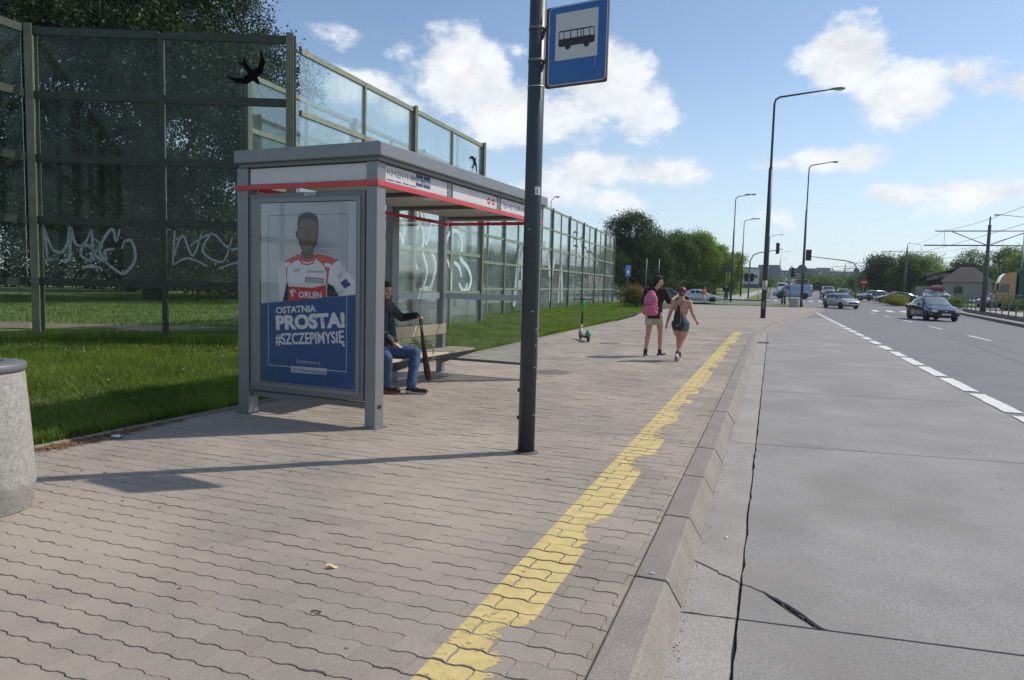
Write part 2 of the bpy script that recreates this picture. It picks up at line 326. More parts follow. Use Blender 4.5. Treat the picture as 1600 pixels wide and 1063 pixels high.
def clip_poly(P, ax, v, side):
    R = []
    for i in range(len(P)):
        a, b = P[i], P[(i+1) % len(P)]; ka = (a[ax]-v)*side >= 0; kb = (b[ax]-v)*side >= 0
        if ka: R.append(a)
        if ka != kb:
            t = (v-a[ax])/(b[ax]-a[ax]); R.append((a[0]+t*(b[0]-a[0]), a[1]+t*(b[1]-a[1])))
    return R
def solid_from(P, z, dz=(0,0), ins=.0020, depth=.0075):
    """chamfered top slab from an outline: inner top ring + outer lower ring + skirt"""
    n = len(P); cx = sum(p[0] for p in P)/n; cy = sum(p[1] for p in P)/n
    top = []; out = []
    for i, p in enumerate(P):
        a = Vector(P[i-1]); b = Vector(P[(i+1) % n]); d = (b-a)
        nn = Vector((-d.y, d.x)); nn = nn.normalized() if nn.length > 1e-9 else Vector((0,0))
        zz = z + dz[0]*(p[0]-cx) + dz[1]*(p[1]-cy)
        top.append((p[0]+nn.x*ins, p[1]+nn.y*ins, zz)); out.append((p[0], p[1], zz-depth))
    V = top+out; F = [tuple(range(n))] + [(i, n+i, n+(i+1) % n, (i+1) % n) for i in range(n)]
    return V, F
def edge_left(y):                    # where the pavers meet the edging
    pts = [(-5,-6.02),(4.1,-5.87),(6.5,-5.76),(10,-5.9),(14.1,-5.98),(17,-6.05),(21.4,-6.2),(30,-6.35),(40,-7.1),(50,-7.75),(60,-8.6),(68,-9.2)]
    for (a, xa), (b, xb) in zip(pts, pts[1:]):
        if y <= b: return xa + (xb-xa)*(y-a)/(b-a)
    return pts[-1][1]
pavement = thing('pavement', None, None); pavement['kind'] = 'structure'
cells = []
for r in range(int(-1.0/PW), int(30/PW)):
    y0 = r*PW; off = (r % 2)*PL/2 + (PL/4 if False else 0)
    for c in range(-27, 0):
        x0 = c*PL + off
        if x0 > -.605 or x0+PL < edge_left(y0+PW/2)+.02: continue
        cells.append((r, x0, y0))
# view test: which ones show largest
Ri = cam.matrix_world.to_3x3().inverted()
def seen(x, y, z=0):
    p = Ri @ Vector((x, y, z-EYE))
    if p.z > -.05: return None
    u, v = p.x/-p.z, p.y/-p.z
    return (abs(u) < .745 and abs(v) < .495, (x*x+y*y+EYE*EYE))
rank = []
for i, (r, x0, y0) in enumerate(cells):
    s_ = seen(x0+PL/2, y0+PW/2)
    full = x0+PL <= -.607 and x0 > edge_left(y0+PW/2)+.04
    if s_ and s_[0] and full: rank.append((s_[1], i))
rank.sort(); single = set(i for _, i in rank[:300])
proto_P = paver_outline(0, 0); V_, F_ = solid_from(proto_P, 0)
me_p = bpy.data.meshes.new('paver'); me_p.from_pydata(V_, [], F_); me_p.materials.append(PAVER)
me_q = me_p
RV, RF = [], []; YV, YF = [], []
YX0, YX1 = -1.225, -.93
for i, (r, x0, y0) in enumerate(cells):
    h = random.gauss(0, .0012); tx, ty = random.gauss(0, .006), random.gauss(0, .010)
    P = paver_outline(x0, y0)
    if x0+PL > -.607: P = clip_poly(P, 0, -.607, -1)
    el = edge_left(y0+PW/2)+.03
    if x0 < el: P = clip_poly(P, 0, el, 1)
    if len(P) < 4: continue
    if i in single:
        o = ob('paver', me_p, pavement, (x0+PL/2, y0+PW/2, h)); o.rotation_euler = (ty, -tx, 0)
        # the mesh is laid out from its own corner
        o.location = Vector((x0+PL/2, y0+PW/2, h)) + Euler((ty, -tx, 0)).to_matrix() @ Vector((-PL/2, -PW/2, 0))
    else:
        V_, F_ = solid_from(P, h, (tx, ty)); b = len(RV); RV += V_; RF += [tuple(k+b for k in f) for f in F_]
    if x0 < YX1 and x0+PL > YX0 and y0 < 26.1:
        Q = clip_poly(clip_poly(P, 0, YX0, 1), 0, YX1, -1)
        if len(Q) >= 4:
            n = len(Q); cx = x0+PL/2; cy = y0+PW/2; b = len(YV); 
            V2, F2 = solid_from(Q, h+.0012, (0,0), .0045, .0003); V2, F2 = V2[:n], F2[:1]
            V2 = [(x, y, z + tx*(x-cx) + ty*(y-cy)) for x, y, z in V2]
            YV += V2; YF += [tuple(k+b for k in f) for f in F2]
me = bpy.data.meshes.new('further_pavers'); me.from_pydata(RV, [], RF); me.materials.append(PAVER)
tag(ob('further_pavers', me, pavement), kind='stuff')
me = bpy.data.meshes.new('yellow_line'); me.from_pydata(YV, [], YF); me.materials.append(YELLOW)
tag(ob('yellow_line', me), kind='structure')
# edging strip between pavers and grass
mb = MB(); ys = np.arange(-2, 30.1, 1.0)
edging = thing('edging', None, None); edging['kind'] = 'structure'
for a in ys[:-1]:
    b = a+.99; xa, xb = edge_left(a), edge_left(b)
    m_ = MB(); m_.add([(xa-.055,a,-.05),(xa+.02,a,-.05),(xb+.02,b,-.05),(xb-.055,b,-.05),(xa-.055,a,.022),(xa+.015,a,.022),(xb+.015,b,.022),(xb-.055,b,.022)], [(0,3,2,1),(4,5,6,7),(0,1,5,4),(1,2,6,5),(2,3,7,6),(3,0,4,7)])
    m_.build('edging_stone', KERB, edging, bevel=.006)
# ================================================================ kerb stones
kerb = thing('kerb', None, None); kerb['kind'] = 'structure'
kline = [(-.6,-2.9),(-.6,24.6),(-.55,26.6),(-.42,28.6),(-.2,31),(.3,36.5),(.9,41),(1.55,46),(3.3,60),(4.15,68),(4.4,72)]
def kl(s):
    for (a, b) in zip(kline, kline[1:]):
        d = math.dist(a, b)
        if s <= d: return (a[0]+(b[0]-a[0])*s/d, a[1]+(b[1]-a[1])*s/d), ((b[0]-a[0])/d, (b[1]-a[1])/d)
        s -= d
    return None
SEC = [(0,-.14),(0,.004),(.008,.012),(.158,.012),(.172,.004),(.245,-.115),(.248,-.14)]
s_ = 1.07*0; k = 0
s_ = .02
while True:
    q0 = kl(s_); q1 = kl(s_+1.06)
    if not q0 or not q1: break
    mb = MB(); vs_ = []
    jit = random.gauss(0,.0012)
    for (p, d), e in ((q0, .004), (q1, -.004)):
        nx, ny = d[1], -d[0]
        for (sx, sz) in SEC: vs_.append((p[0]+nx*(sx+jit)+d[0]*e, p[1]+ny*(sx+jit)+d[1]*e, sz+jit*.6))
    n = len(SEC); fs = [(i, i+1, n+i+1, n+i) for i in range(n-1)] + [tuple(range(n))[::-1], tuple(range(n, 2*n))]
    o = mb.add(vs_, fs).build('kerb_stone', KERB, kerb, bevel=.004 if q0[0][1] < 14 else 0)
    s_ += 1.075
# dark bed under the kerb stones
mb = MB()
pts = [kl(x)[0] for x in np.arange(0, 74, 1.5)]
# ================================================================ gutter and bay slabs
def jag(a, b, n, amp, seed):
    r = random.Random(seed); P = []
    for i in range(n+1):
        t = i/n; x = a[0]+(b[0]-a[0])*t; y = a[1]+(b[1]-a[1])*t; L_ = math.dist(a, b)
        w = 0 if i in (0, n) else r.uniform(-amp, amp); P.append((x - (b[1]-a[1])/L_*w, y + (b[0]-a[0])/L_*w))
    return P
def slab(name, P, parent, m, z=-.12, th=.014, ins=.003):
    # clean duplicates, force counter-clockwise
    Q = [p for i, p in enumerate(P) if math.dist(p, P[i-1]) > 1e-4]
    A = sum(Q[i-1][0]*Q[i][1]-Q[i][0]*Q[i-1][1] for i in range(len(Q)))
    if A < 0: Q = Q[::-1]
    V, F = solid_from(Q, z, (0,0), ins, th)
    me = bpy.data.meshes.new(name); me.from_pydata(V, [], F); me.materials.append(m); return ob(name, me, parent)
gutter = thing('gutter', None, None); gutter['kind'] = 'structure'
bay = thing('bus_bay', None, None); bay['kind'] = 'structure'
SK = .125
GX0, GX1, BX0, BX1 = -.357, -.086, -.074, 3.16
jy = [-4.9, -.72, 3.57, 7.83, 12.06, 16.3, 20.6, 24.9, 29.2, 33.5, 37.8, 42.1, 46.5]     # joint at x = 0
J = lambda x, y: (x, y+SK*x)
w_ = .006
CR0, CR1, CR2 = (GX0, 4.245), (GX1, 4.015), (BX0, 4.0)
for k, (a, b) in enumerate(zip(jy, jy[1:])):
    # gutter, in wavy-edged stones
    lo = jag(J(GX0, a+w_), J(GX1, a+w_), 6, .003, k); hi = jag(J(GX0, b-w_), J(GX1, b-w_), 6, .003, k+50)
    rt = jag(lo[-1], hi[-1], 26, .004, k+99)
    if k == 2:
        c = jag(CR0, CR1, 12, .010, 5)
        slab('gutter_slab', lo + jag(lo[-1], (CR1[0], CR1[1]-.012), 6, .005, 3)[1:] + [(x, y-.012) for x, y in c[::-1]], gutter, GUTTER)
        slab('gutter_slab', [(x, y+.008) for x, y in c] + jag((CR1[0], CR1[1]+.008), hi[-1], 22, .006, 4)[1:] + hi[::-1], gutter, GUTTER)
    else:
        slab('gutter_slab', lo + rt[1:] + hi[::-1], gutter, GUTTER)
    # bay slab
    lo = [J(BX0, a+w_), J(BX1, a+w_)]; hi = [J(BX1, b-w_), J(BX0, b-w_)]
    lft = jag(hi[-1], lo[0], 30, .0045, k+7)
    if k == 2:
        # crack runs from the gutter into the transverse joint and breaks off a wedge
        up = [(BX0,4.012),(-.03,3.995),(.012,3.965),(.045,3.95),(.075,3.915),(.105,3.895),(.135,3.86),(.165,3.835),(.20,3.79),(.235,3.745),(.262,3.70),(.285,3.665),(.315,3.63),(.345,3.618)]
        dn = [(BX0,3.996),(-.03,3.982),(.010,3.952),(.043,3.93),(.068,3.885),(.092,3.855),(.118,3.815),(.142,3.785),(.168,3.745),(.20,3.71),(.222,3.68),(.246,3.655),(.268,3.628),(.29,3.615)]
        slab('bay_slab', up + [J(.5, a+w_)] + [lo[1]] + hi + jag(hi[-1], up[0], 26, .007, 8)[1:-1], bay, SLAB)
        slab('bay_slab', dn + [J(.29, a+w_)] + [J(BX0, a+w_)], bay, SLAB)
        m_ = MB(); rr = random.Random(4)
        for i in range(46):
            t = rr.uniform(.45, .97); j = t*13; i0 = int(j); f = j-i0; q = rr.random()
            px = (up[i0][0]*(1-f)+up[min(i0+1,13)][0]*f)*(1-q)+(dn[i0][0]*(1-f)+dn[min(i0+1,13)][0]*f)*q
            py = (up[i0][1]*(1-f)+up[min(i0+1,13)][1]*f)*(1-q)+(dn[i0][1]*(1-f)+dn[min(i0+1,13)][1]*f)*q
            r_ = rr.uniform(.003, .009)
            m_.lathe([(0,-r_*.6),(r_,-r_*.2),(r_*.7,r_*.4),(0,r_*.6)], (px,py,-.133), 5, False)
        tag(m_.build('crumbled_concrete', CRUMB, bay), kind='stuff')
    else:
        slab('bay_slab', [J(BX0, a+w_), J(BX1*.33, a+w_), lo[1]] + hi + lft[1:-1], bay, SLAB)
# fine hairline crack across the far side of a slab
m_ = MB(); a = jag((.28, 7.98), (1.0, 7.98), 22, .012, 12)
for i in range(len(a)-1):
    (x0, y0), (x1, y1) = a[i], a[i+1]; ww = .0035+.003*math.sin(i)
    m_.add([(x0,y0-ww,-.1192),(x1,y1-ww,-.1192),(x1,y1+ww,-.1192),(x0,y0+ww,-.1192)], [(0,1,2,3)])
tag(m_.build('hairline_crack', DARK, bay), kind='stuff')
# ================================================================ painted lines
def line(name, rects, z=-.114):
    mb = MB()
    for (x0,x1,y0,y1,dx) in rects:
        n = 8; r = random.Random(int(y0*13)); lft = [(x0+dx*(i/n)+r.uniform(-.012,.012), y0+(y1-y0)*i/n) for i in range(n+1)]; rgt = [(x1+dx*(i/n)+r.uniform(-.012,.012), y0+(y1-y0)*i/n) for i in range(n+1)]
        b = len(mb.v); mb.add([(x,y,z+gz(y)) for x,y in lft+rgt], [(i, n+1+i, n+2+i, i+1) for i in range(n)])
    return tag(mb.build(name, WHITE_PAINT), kind='structure')
line('bay_line', [(3.175,3.42,y,y+(1.93 if y < 20 else 1.6),0) for y in np.arange(.4, 62, 2.25)])
line('lane_line', [(7.55+.006*(y-30),7.70+.006*(y-30),y,y+3.2,.02) for y in (6.2,14.2,22.2,30.1,38.2,46.2,54.4,62.5)])
line('crossing_marks', [(x,x+.55,70,74.5,.3) for x in np.arange(8.6, 12.6, 1.2)])
line('crossing_marks', [(x,x+.5,99,103,.3) for x in np.arange(-1, 10.5, 1.1)])
# ================================================================ median kerb, raised tram platform
fx = lambda y: 12.55+.098*(y-42)
def strip(name, x0, x1, z0, z1, y0, y1, m, step=6, kind='structure', parent=None):
    mb = MB(); y = y0
    while y < y1:
        e = min(y+step, y1)
        A, B = fx(y), fx(e); za, zb = gz(y), gz(e)
        mb.add([(A+x0,y,z0+za),(A+x1,y,z0+za),(B+x1,e,z0+zb),(B+x0,e,z0+zb),(A+x0,y,z1+za),(A+x1,y,z1+za),(B+x1,e,z1+zb),(B+x0,e,z1+zb)], [(4,5,6,7),(0,4,7,3),(1,2,6,5)] + ([(0,1,5,4)] if y == y0 else []) + ([(2,3,7,6)] if e == y1 else []))
        y = e
    o = mb.build(name, m, parent); return tag(o, kind=kind) if kind else o
LIGHTC = mat('platform_concrete', (.36,.34,.31), .85, var=.1, vscale=2, world=True)
DKERB = mat('dark_kerb', (.16,.15,.14), .85, var=.15, vscale=2, world=True)
strip('median_kerb', 0, .25, -.2, .03, 6, 78, DKERB)
strip('median', .252, 1.0, -.2, .015, 6, 78, LIGHTC)
strip('tram_platform', 1.15, 4.2, -.2, .30, 6, 78, LIGHTC)
strip('tram_track', 4.21, 12, -.2, .22, 6, 78, mat('ballast', (.19,.165,.14), .95, var=.25, vscale=9, bump=.02, bscale=14, world=True))
sheet('verge', [(26,-8),(70,-8),(70,300),(26,300)], .2, LAWNFAR)
# ================================================================ islands and far lawns
def raised(name, poly, m, z=.02):
    mb = MB(); n = len(poly)
    mb.add([(x,y,-.2+gz(y)) for x,y in poly]+[(x,y,z+gz(y)) for x,y in poly], [tuple(range(n,2*n))] + [(i,(i+1)%n,n+(i+1)%n,n+i) for i in range(n)])
    return tag(mb.build(name, m), kind='structure')
raised('grass_island', [(-5,72.4),(1.4,72.8),(3.2,79.5),(-7,79.5)], LAWNFAR, .03)
raised('grass_verge', [(-60,94.3),(-.8,94.3),(-.5,300),(-60,300)], LAWNFAR, .03)
sheet('footpath', [(-6.5,94.4),(-3.4,94.4),(-.9,205),(-2.4,205)], .045, LIGHTC)
raised('left_verge', [(-70,68.5),(-9.7,68.5),(-9.4,79),(-70,79)], LAWNFAR, .03)
raised('tram_island', [(14.2,93),(24,93),(28,300),(16,300)], LAWNFAR, .1)
# ================================================================ the lawn: sheet + real blades
def lawn_h(x, y):
    t = min(1, max(0, (-x-6.5)/5)); return .03 + .11*t*t*(3-2*t)*max(0, min(1, (26-y)/8))
def lawn():
    xs = [-70,-45,-30,-22] + list(np.arange(-18, -6.9, .6)); ys = list(np.arange(-6, 68.6, 1.0)); mb = MB(); nx = len(xs)+1
    for y in ys:
        for x in xs: mb.v.append((x, y, lawn_h(x, y) + .008*math.sin(x*3+y*2)))
        mb.v.append((edge_left(y)-.05 + (.0 if y < 30 else .02), y, .015))
    for j in range(len(ys)-1):
        for i in range(nx-1): mb.f.append((j*nx+i, j*nx+i+1, (j+1)*nx+i+1, (j+1)*nx+i)); mb.sm.append(True)
    return tag(mb.build('lawn', SOIL), kind='structure')
lawn()
tag(sheet('far_lawn', [(-75,-6),(-14.6,-6),(-14.6,68),(-75,68)], .165, LAWNFAR), kind='structure')
sheet('dirt_path', [(-17.5,11.0),(-13.2,12.7),(-12.0,15.3),(-16.6,13.6)], .185, mat('dirt', (.20,.155,.11), .95, var=.2, vscale=3, world=True))
sheet('dirt_path', [(-30,5.9),(-17.5,11.0),(-16.6,13.6),(-29,8.5)], .186, mat('dirt', (.2,.155,.11)))
GRASS = leafmat('grass_blade', (.035,.078,.010), (.20,.265,.038), .45)
DRYG = leafmat('dry_blade', (.15,.13,.05), (.34,.30,.13), .3)
def blades(name, X, Y, H, Wd, m, lean=.5, zfun=lawn_h):
    n = len(X); Z = np.array([zfun(a, b) for a, b in zip(X, Y)]) - .01
    th = rng.uniform(0, 2*np.pi, n); dx, dy = np.cos(th), np.sin(th); ph = rng.uniform(0, 2*np.pi, n)
    ln = rng.uniform(.1, lean, n)*H; lx, ly = np.cos(ph)*ln, np.sin(ph)*ln
    V = np.empty((n, 5, 3))
    V[:,0] = np.stack([X-dx*Wd, Y-dy*Wd, Z], 1); V[:,1] = np.stack([X+dx*Wd, Y+dy*Wd, Z], 1)
    V[:,2] = np.stack([X+dx*Wd*.75+lx*.35, Y+dy*Wd*.75+ly*.35, Z+H*.55], 1); V[:,3] = np.stack([X-dx*Wd*.75+lx*.35, Y-dy*Wd*.75+ly*.35, Z+H*.55], 1)
    V[:,4] = np.stack([X+lx, Y+ly, Z+H], 1)
    b = (np.arange(n)*5)[:,None]; F = np.concatenate([b+np.array([[0,1,2]]), b+np.array([[0,2,3]]), b+np.array([[3,2,4]])])
    return tag(ob(name, fast_mesh(name, V.reshape(-1,3), F, m)), kind='stuff')
def scatter(n, x0, x1, y0, y1):
    X = rng.uniform(x0, x1, n); Y = rng.uniform(y0, y1, n)
    E = np.array([edge_left(y) for y in Y]) - .06 - np.abs(rng.normal(0, .015, n))
    worn = (Y > 21.6+.15*(-6-X)) & (Y < 23.0+.15*(-6-X)) & (X > -10)
    k = (X < E) & ~(worn & (rng.random(n) < .85)); return X[k], Y[k]
def clumped(X, Y, s):
    return .5+.5*np.sin(X*s+np.sin(Y*s*1.3)*2)*np.sin(Y*s*.9+np.sin(X*s*.7)*2)
X, Y = scatter(210000, -16, -5.7, 3.2, 12.5); c = clumped(X, Y, 1.7); c2 = clumped(X+5, Y, 6.3)
blades('grass', X, Y, rng.uniform(.04, .085, len(X))*(.7+.6*c)*(.8+.5*c2), rng.uniform(.0022, .0048, len(X)), GRASS, .9)
X, Y = scatter(110000, -14, -5.8, 12.5, 26); c = clumped(X, Y, 1.7)
blades('grass', X, Y, rng.uniform(.04, .085, len(X))*(.7+.6*c), rng.uniform(.004, .008, len(X)), GRASS, .9)
X, Y = scatter(60000, -18, -6, 26, 62); c = clumped(X, Y, 1.1)
blades('grass', X, Y, rng.uniform(.05, .10, len(X))*(.7+.6*c), rng.uniform(.008, .016, len(X)), GRASS, .9)
X = rng.uniform(-42, -13.5, 90000); Y = rng.uniform(12, 45, 90000); k = (Y > 14.8+.42*(X+12.5))
X, Y = X[k], Y[k]; blades('grass', X, Y, rng.uniform(.05, .12, len(X)), rng.uniform(.006, .014, len(X)), GRASS, .9, lambda a, b: .165)
X, Y = scatter(34000, -16, -5.7, 3.2, 30)
blades('dry_grass', X, Y, rng.uniform(.05, .12, len(X)), rng.uniform(.002, .004, len(X)), DRYG, 1.0)
# taller unmown fringe along the foot of the barriers
def fringe(a, b, n, w=.25):
    t = rng.random(n); o = rng.normal(0, w, n); d = np.array(b)-np.array(a); L_ = np.hypot(*d); nx, ny = -d[1]/L_, d[0]/L_
    return a[0]+d[0]*t+nx*o, a[1]+d[1]*t+ny*o
for a, b, n in (((-13.9,9.9),(-9.2,11.8),9000), ((-13.9,4),(-13.9,9.9),4000), ((-9.25,11.8),(-9.25,22.2),9000)):
    X, Y = fringe(a, b, n); blades('tall_grass', X, Y, rng.uniform(.10, .26, len(X)), rng.uniform(.003, .006, len(X)), GRASS, .7)
yy = rng.uniform(2.5, 34, 15000); X = np.array([edge_left(q) for q in yy])-.05+rng.normal(0,.022,15000)-.03
blades('edge_grass', X, yy, rng.uniform(.05, .15, 15000), rng.uniform(.003, .006, 15000), GRASS, 1.1)
Y = rng.uniform(3.5, 22, 900); X = rng.uniform(-13, -6.6, 900); X = np.repeat(X, 22)+rng.normal(0,.07,900*22); Y = np.repeat(Y, 22)+rng.normal(0,.07,900*22)
blades('tufts', X, Y, rng.uniform(.07, .17, len(X)), rng.uniform(.003, .006, len(X)), GRASS, 1.0)
# broad-leaved weeds
X, Y = scatter(5000, -15, -6, 4, 14)
blades('weeds', X, Y, rng.uniform(.05, .10, len(X)), rng.uniform(.010, .018, len(X)), leafmat('weed', (.05,.10,.015), (.14,.22,.04), .4), 1.2)
# clover flowers
X, Y = scatter(130, -14, -6, 5, 20); mb = MB()
for x, y in zip(X, Y): mb.lathe([(0,0),(.010,.006),(.009,.014),(0,.02)], (x, y, lawn_h(x, y)+random.uniform(.05,.10)), 6)
tag(mb.build('clover_flowers', mat('clover', (.6,.58,.52), .8)), kind='stuff')
# dead leaves along the edging
def litter_leaves():
    n = 900; V = []; F = []
    for i in range(n):
        y = min(6.4, max(3.4, random.gauss(4.45, .55))) if random.random() < .88 else random.uniform(6.4, 12); x = edge_left(y)+.03+abs(random.gauss(0, .05+.05*max(0, 1-abs(y-4.3)))); s = random.uniform(.012, .03); a = random.uniform(0, 6.28); z = random.uniform(.004, .022)
        ca, sa = math.cos(a), math.sin(a); b = len(V)
        for (u, v, w) in ((-1,0,.0),(0,-.38,.25),(1,0,.1),(0,.38,.3)): V.append((x+s*(u*ca-v*sa), y+s*(u*sa+v*ca), z+s*w))
        F.append((b,b+1,b+2,b+3))
    m = leafmat('dead_leaf', (.16,.07,.03), (.42,.24,.12), .2)
    me = bpy.data.meshes.new('dry_leaves'); me.from_pydata(V, [], F); me.materials.append(m); tag(ob('dry_leaves', me), kind='stuff')
litter_leaves()
# ================================================================ noise barriers
STEELD = mat('barrier_steel_shaded', (.040,.050,.034), .6, .1, var=.25, vscale=5)  # frame steel of sections A and B, backlit shade mixed into the colour
STEELD2 = mat('barrier_post_shaded', (.055,.06,.038), .6, .1, var=.25, vscale=4)  # post steel with the same shade put into its colour
STEEL = mat('barrier_steel', (.245,.27,.195), .55, .1, var=.18, vscale=5, bump=.0006, bscale=60)
STEEL2 = mat('barrier_post_steel', (.16,.165,.11), .6, .1, var=.22, vscale=4)
BOLT = mat('bolt', (.10,.09,.07), .6, .5)
PANED = glassy('barrier_glass_shaded', (.90,.93,.92), .042, (.28,.38,.32), .008, 5, .7)  # pane copy for A and B, film colour darkened to stand for shade
PANE = glassy('barrier_glass', (.89,.94,.93), .135, (.62,.70,.70), .014, 5, .6)
BIRD = mat('bird_sticker', (.003,.003,.004), .95, spec=.1)
GRAF = mat('graffiti_white', (.62,.66,.66), .7, var=.2, vscale=8)
GRAFG = mat('graffiti_grey', (.36,.40,.40), .7, var=.25, vscale=8)
GRAFD = mat('graffiti_dark', (.035,.045,.05), .7, var=.3, vscale=5)
ROWS = 5; RH = 1.225
def barrier(label, A, B, n, z=.0, dark=False, bigends=(1,1), every=2, loc_z=0.0, toptrim=0, foot=-.1):
    A = Vector((*A, 0)); B = Vector((*B, 0)); d = (B-A); L_ = d.length; rz = math.atan2(d.y, d.x)
    t = thing('noise_barrier', label, 'noise barrier', (A.x, A.y, loc_z), rz, 'noise barriers of glazed panels behind the lawn')
    w = L_/n
    me_pane = None
    rail_me = post_me = fr_me = big_me = None
    def inst(name, cache, make, loc):
        if cache[0] is None:
            o = make(); cache[0] = o
        else:
            o = cache[0].copy(); COL.objects.link(o)
        o.parent = t; o.location = loc; return o
    c_pane, c_rail, c_fr, c_big, c_bolt = [None], [None], [None], [None], [None]
    for i in range(n+1):
        x = i*w; big = (i in (0, n)) or (every and i % every == 0)
        if (i == 0 and not bigends[0]) or (i == n and not bigends[1]): continue
        if big:
            def mk():
                m = MB(); H_ = ROWS*RH+.10
                m.box(-.075,.075,-.095,-.08,foot,H_).box(-.075,.075,.08,.095,foot,H_).box(-.006,.006,-.0795,.0795,foot,H_-.01)
                return m.build('post', STEEL2)
            inst('post', c_big, mk, (x,0,0))
        else:
            def mk2():
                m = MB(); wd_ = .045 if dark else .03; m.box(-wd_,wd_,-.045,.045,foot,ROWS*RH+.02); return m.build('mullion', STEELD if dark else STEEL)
            inst('mullion', c_fr, mk2, (x,0,0))
    for i in range(n):
        for r in range(ROWS+1):
            if r == 0: continue
            def mk3():
                m = MB(); rh_ = .075 if dark else .055; m.box(.046,w-.046,-.04,.04,-rh_,rh_)
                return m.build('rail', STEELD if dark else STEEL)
            inst('rail', c_rail, mk3, (i*w, 0, r*RH-.02))
            def mk5():
                m = MB()
                for q in range(5):
                    xx = .18+(w-.36)*q/4
                    for s in (-1, 1): m.lathe([(0,0),(.011,0),(.011,.008),(0,.010)], (0,0,0), 6, False, Matrix.Translation((xx, s*.0405, .01)) @ Matrix.Rotation(-s*math.pi/2, 4, 'X'))
                return m.build('bolts', BOLT)
            if w > 2 and loc_z >= 0 and L_ < 15: inst('bolts', c_bolt, mk5, (i*w, 0, r*RH-.02))['kind'] = 'stuff'
        for r in range(ROWS):
            def mk4():
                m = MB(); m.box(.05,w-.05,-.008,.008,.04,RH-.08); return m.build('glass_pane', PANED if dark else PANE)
            inst('glass_pane', c_pane, mk4, (i*w, 0, r*RH))
    return t, w
def ribbon(mb, pts, w, y=-.012, closed=False, th=.001):
    """brush stroke lying on the pane: pts in (x, z) of the barrier, w width(s)"""
    P = []
    for i in range(len(pts)-1):                      # Catmull-Rom
        p0 = pts[max(i-1,0)]; p1 = pts[i]; p2 = pts[i+1]; p3 = pts[min(i+2,len(pts)-1)]
        for k in range(6):
            t = k/6; P.append(tuple(.5*((2*p1[j])+(-p0[j]+p2[j])*t+(2*p0[j]-5*p1[j]+4*p2[j]-p3[j])*t*t+(-p0[j]+3*p1[j]-3*p2[j]+p3[j])*t**3) for j in (0,1)))
    P.append(pts[-1]); n = len(P); vs = []
    for i, p in enumerate(P):
        a = P[max(i-1,0)]; b = P[min(i+1,n-1)]; dx, dz = b[0]-a[0], b[1]-a[1]; L_ = math.hypot(dx, dz) or 1
        ww = w*(.65+.35*math.sin(math.pi*(i+.6)/(n+.2)))/2
        vs += [(p[0]-dz/L_*ww, y, p[1]+dx/L_*ww), (p[0]+dz/L_*ww, y, p[1]-dx/L_*ww)]
    mb.add(vs, [(2*i, 2*i+1, 2*i+3, 2*i+2) for i in range(n-1)])
def strokes(parent, m, items, y=-.0135):
    for pts, w in items:
        q = MB(); ribbon(q, pts, w, y); q.build('graffiti_stroke', m, parent)
def bird(parent, cx, cz, s, rot, y=-.0125):
    P = [(0,.55),(.08,.42),(.12,.25),(.42,.22),(.78,-.10),(.95,-.62),(.68,-.28),(.4,-.10),(.12,-.12),(.10,-.45),(.22,-.8),(.02,-.62),(-.18,-.8),(-.08,-.45),(-.12,-.12),(-.4,-.10),(-.68,-.28),(-.95,-.62),(-.78,-.10),(-.42,.22),(-.12,.25),(-.08,.42)]
    c_, s_ = math.cos(rot), math.sin(rot); m = MB()
    T = Matrix(((1,0,0,0),(0,0,1,0),(0,1,0,0),(0,0,0,1)))
    m.prism([(cx+s*(a*c_-b*s_), cz+s*(a*s_+b*c_)) for a, b in P], Matrix.Translation((0,y,0)) @ T, .002)
    return m.build('bird_sticker', BIRD, parent)
# A: comes from behind the viewer's left; B: faces the viewer; C: runs along the lawn; D: long one further back
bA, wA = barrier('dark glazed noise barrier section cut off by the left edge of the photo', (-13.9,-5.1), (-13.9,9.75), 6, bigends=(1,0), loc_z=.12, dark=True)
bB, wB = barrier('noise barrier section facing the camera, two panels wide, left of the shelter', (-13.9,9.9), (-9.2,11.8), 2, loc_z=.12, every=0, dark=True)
bC, wC = barrier('noise barrier section running from behind the shelter roof along the lawn', (-9.2,12.05), (-9.36,22.0), 4, bigends=(0,1), loc_z=.0)
bD, wD = barrier('long noise barrier section furthest back, ending at the reddish bushes', (-11.57,13.26), (-14.3,66.0), 22, loc_z=.05)
bE, wE = barrier('short end panel turning away at the far end of the long noise barrier', (-14.35,66.15), (-15.8,70.2), 2, loc_z=.05, bigends=(0,1), every=0)
# sections seen edge-on get their painted marks on the side that faces the road (+x): y is negative there
bird(bB, 4.30, 5.42, .46, math.radians(-143))
bird(bC, 3*wC+1.75, 5.45, .42, math.radians(-35), -.0145)
GF = mat('graffiti_faint', (.30,.34,.33), .8, var=.4, vscale=9)
for st in ([(.15,2.35),(.3,1.9),(.48,1.8),(.62,1.98),(.68,2.3),(.78,1.98),(.95,1.98),(1.10,2.28)],[(.15,2.35),(.22,1.65)],[(.68,2.3),(.66,1.65)],
           [(1.05,1.65),(.88,1.75),(.93,1.95),(1.1,1.9),(1.08,1.7),(.95,1.62)],[(1.1,2.28),(1.13,1.65)],[(1.13,2.1),(1.3,1.95),(1.15,1.8),(1.35,1.64),(1.25,1.9),(1.5,2.3),(1.58,2.05),(1.66,2.3)],
           [(1.4,1.66),(1.35,1.85),(1.55,1.9)],[(1.35,1.64),(1.6,1.45),(1.75,1.42),(1.95,1.7),(1.9,2.05),(1.75,2.05),(1.7,1.9)],[(.9,1.5),(1.1,1.55),(1.3,1.48)],[(.12,1.62),(.3,1.66)],[(.5,1.62),(.65,1.68)]):
    strokes(bB, GF, [(st, .060)], -.012)
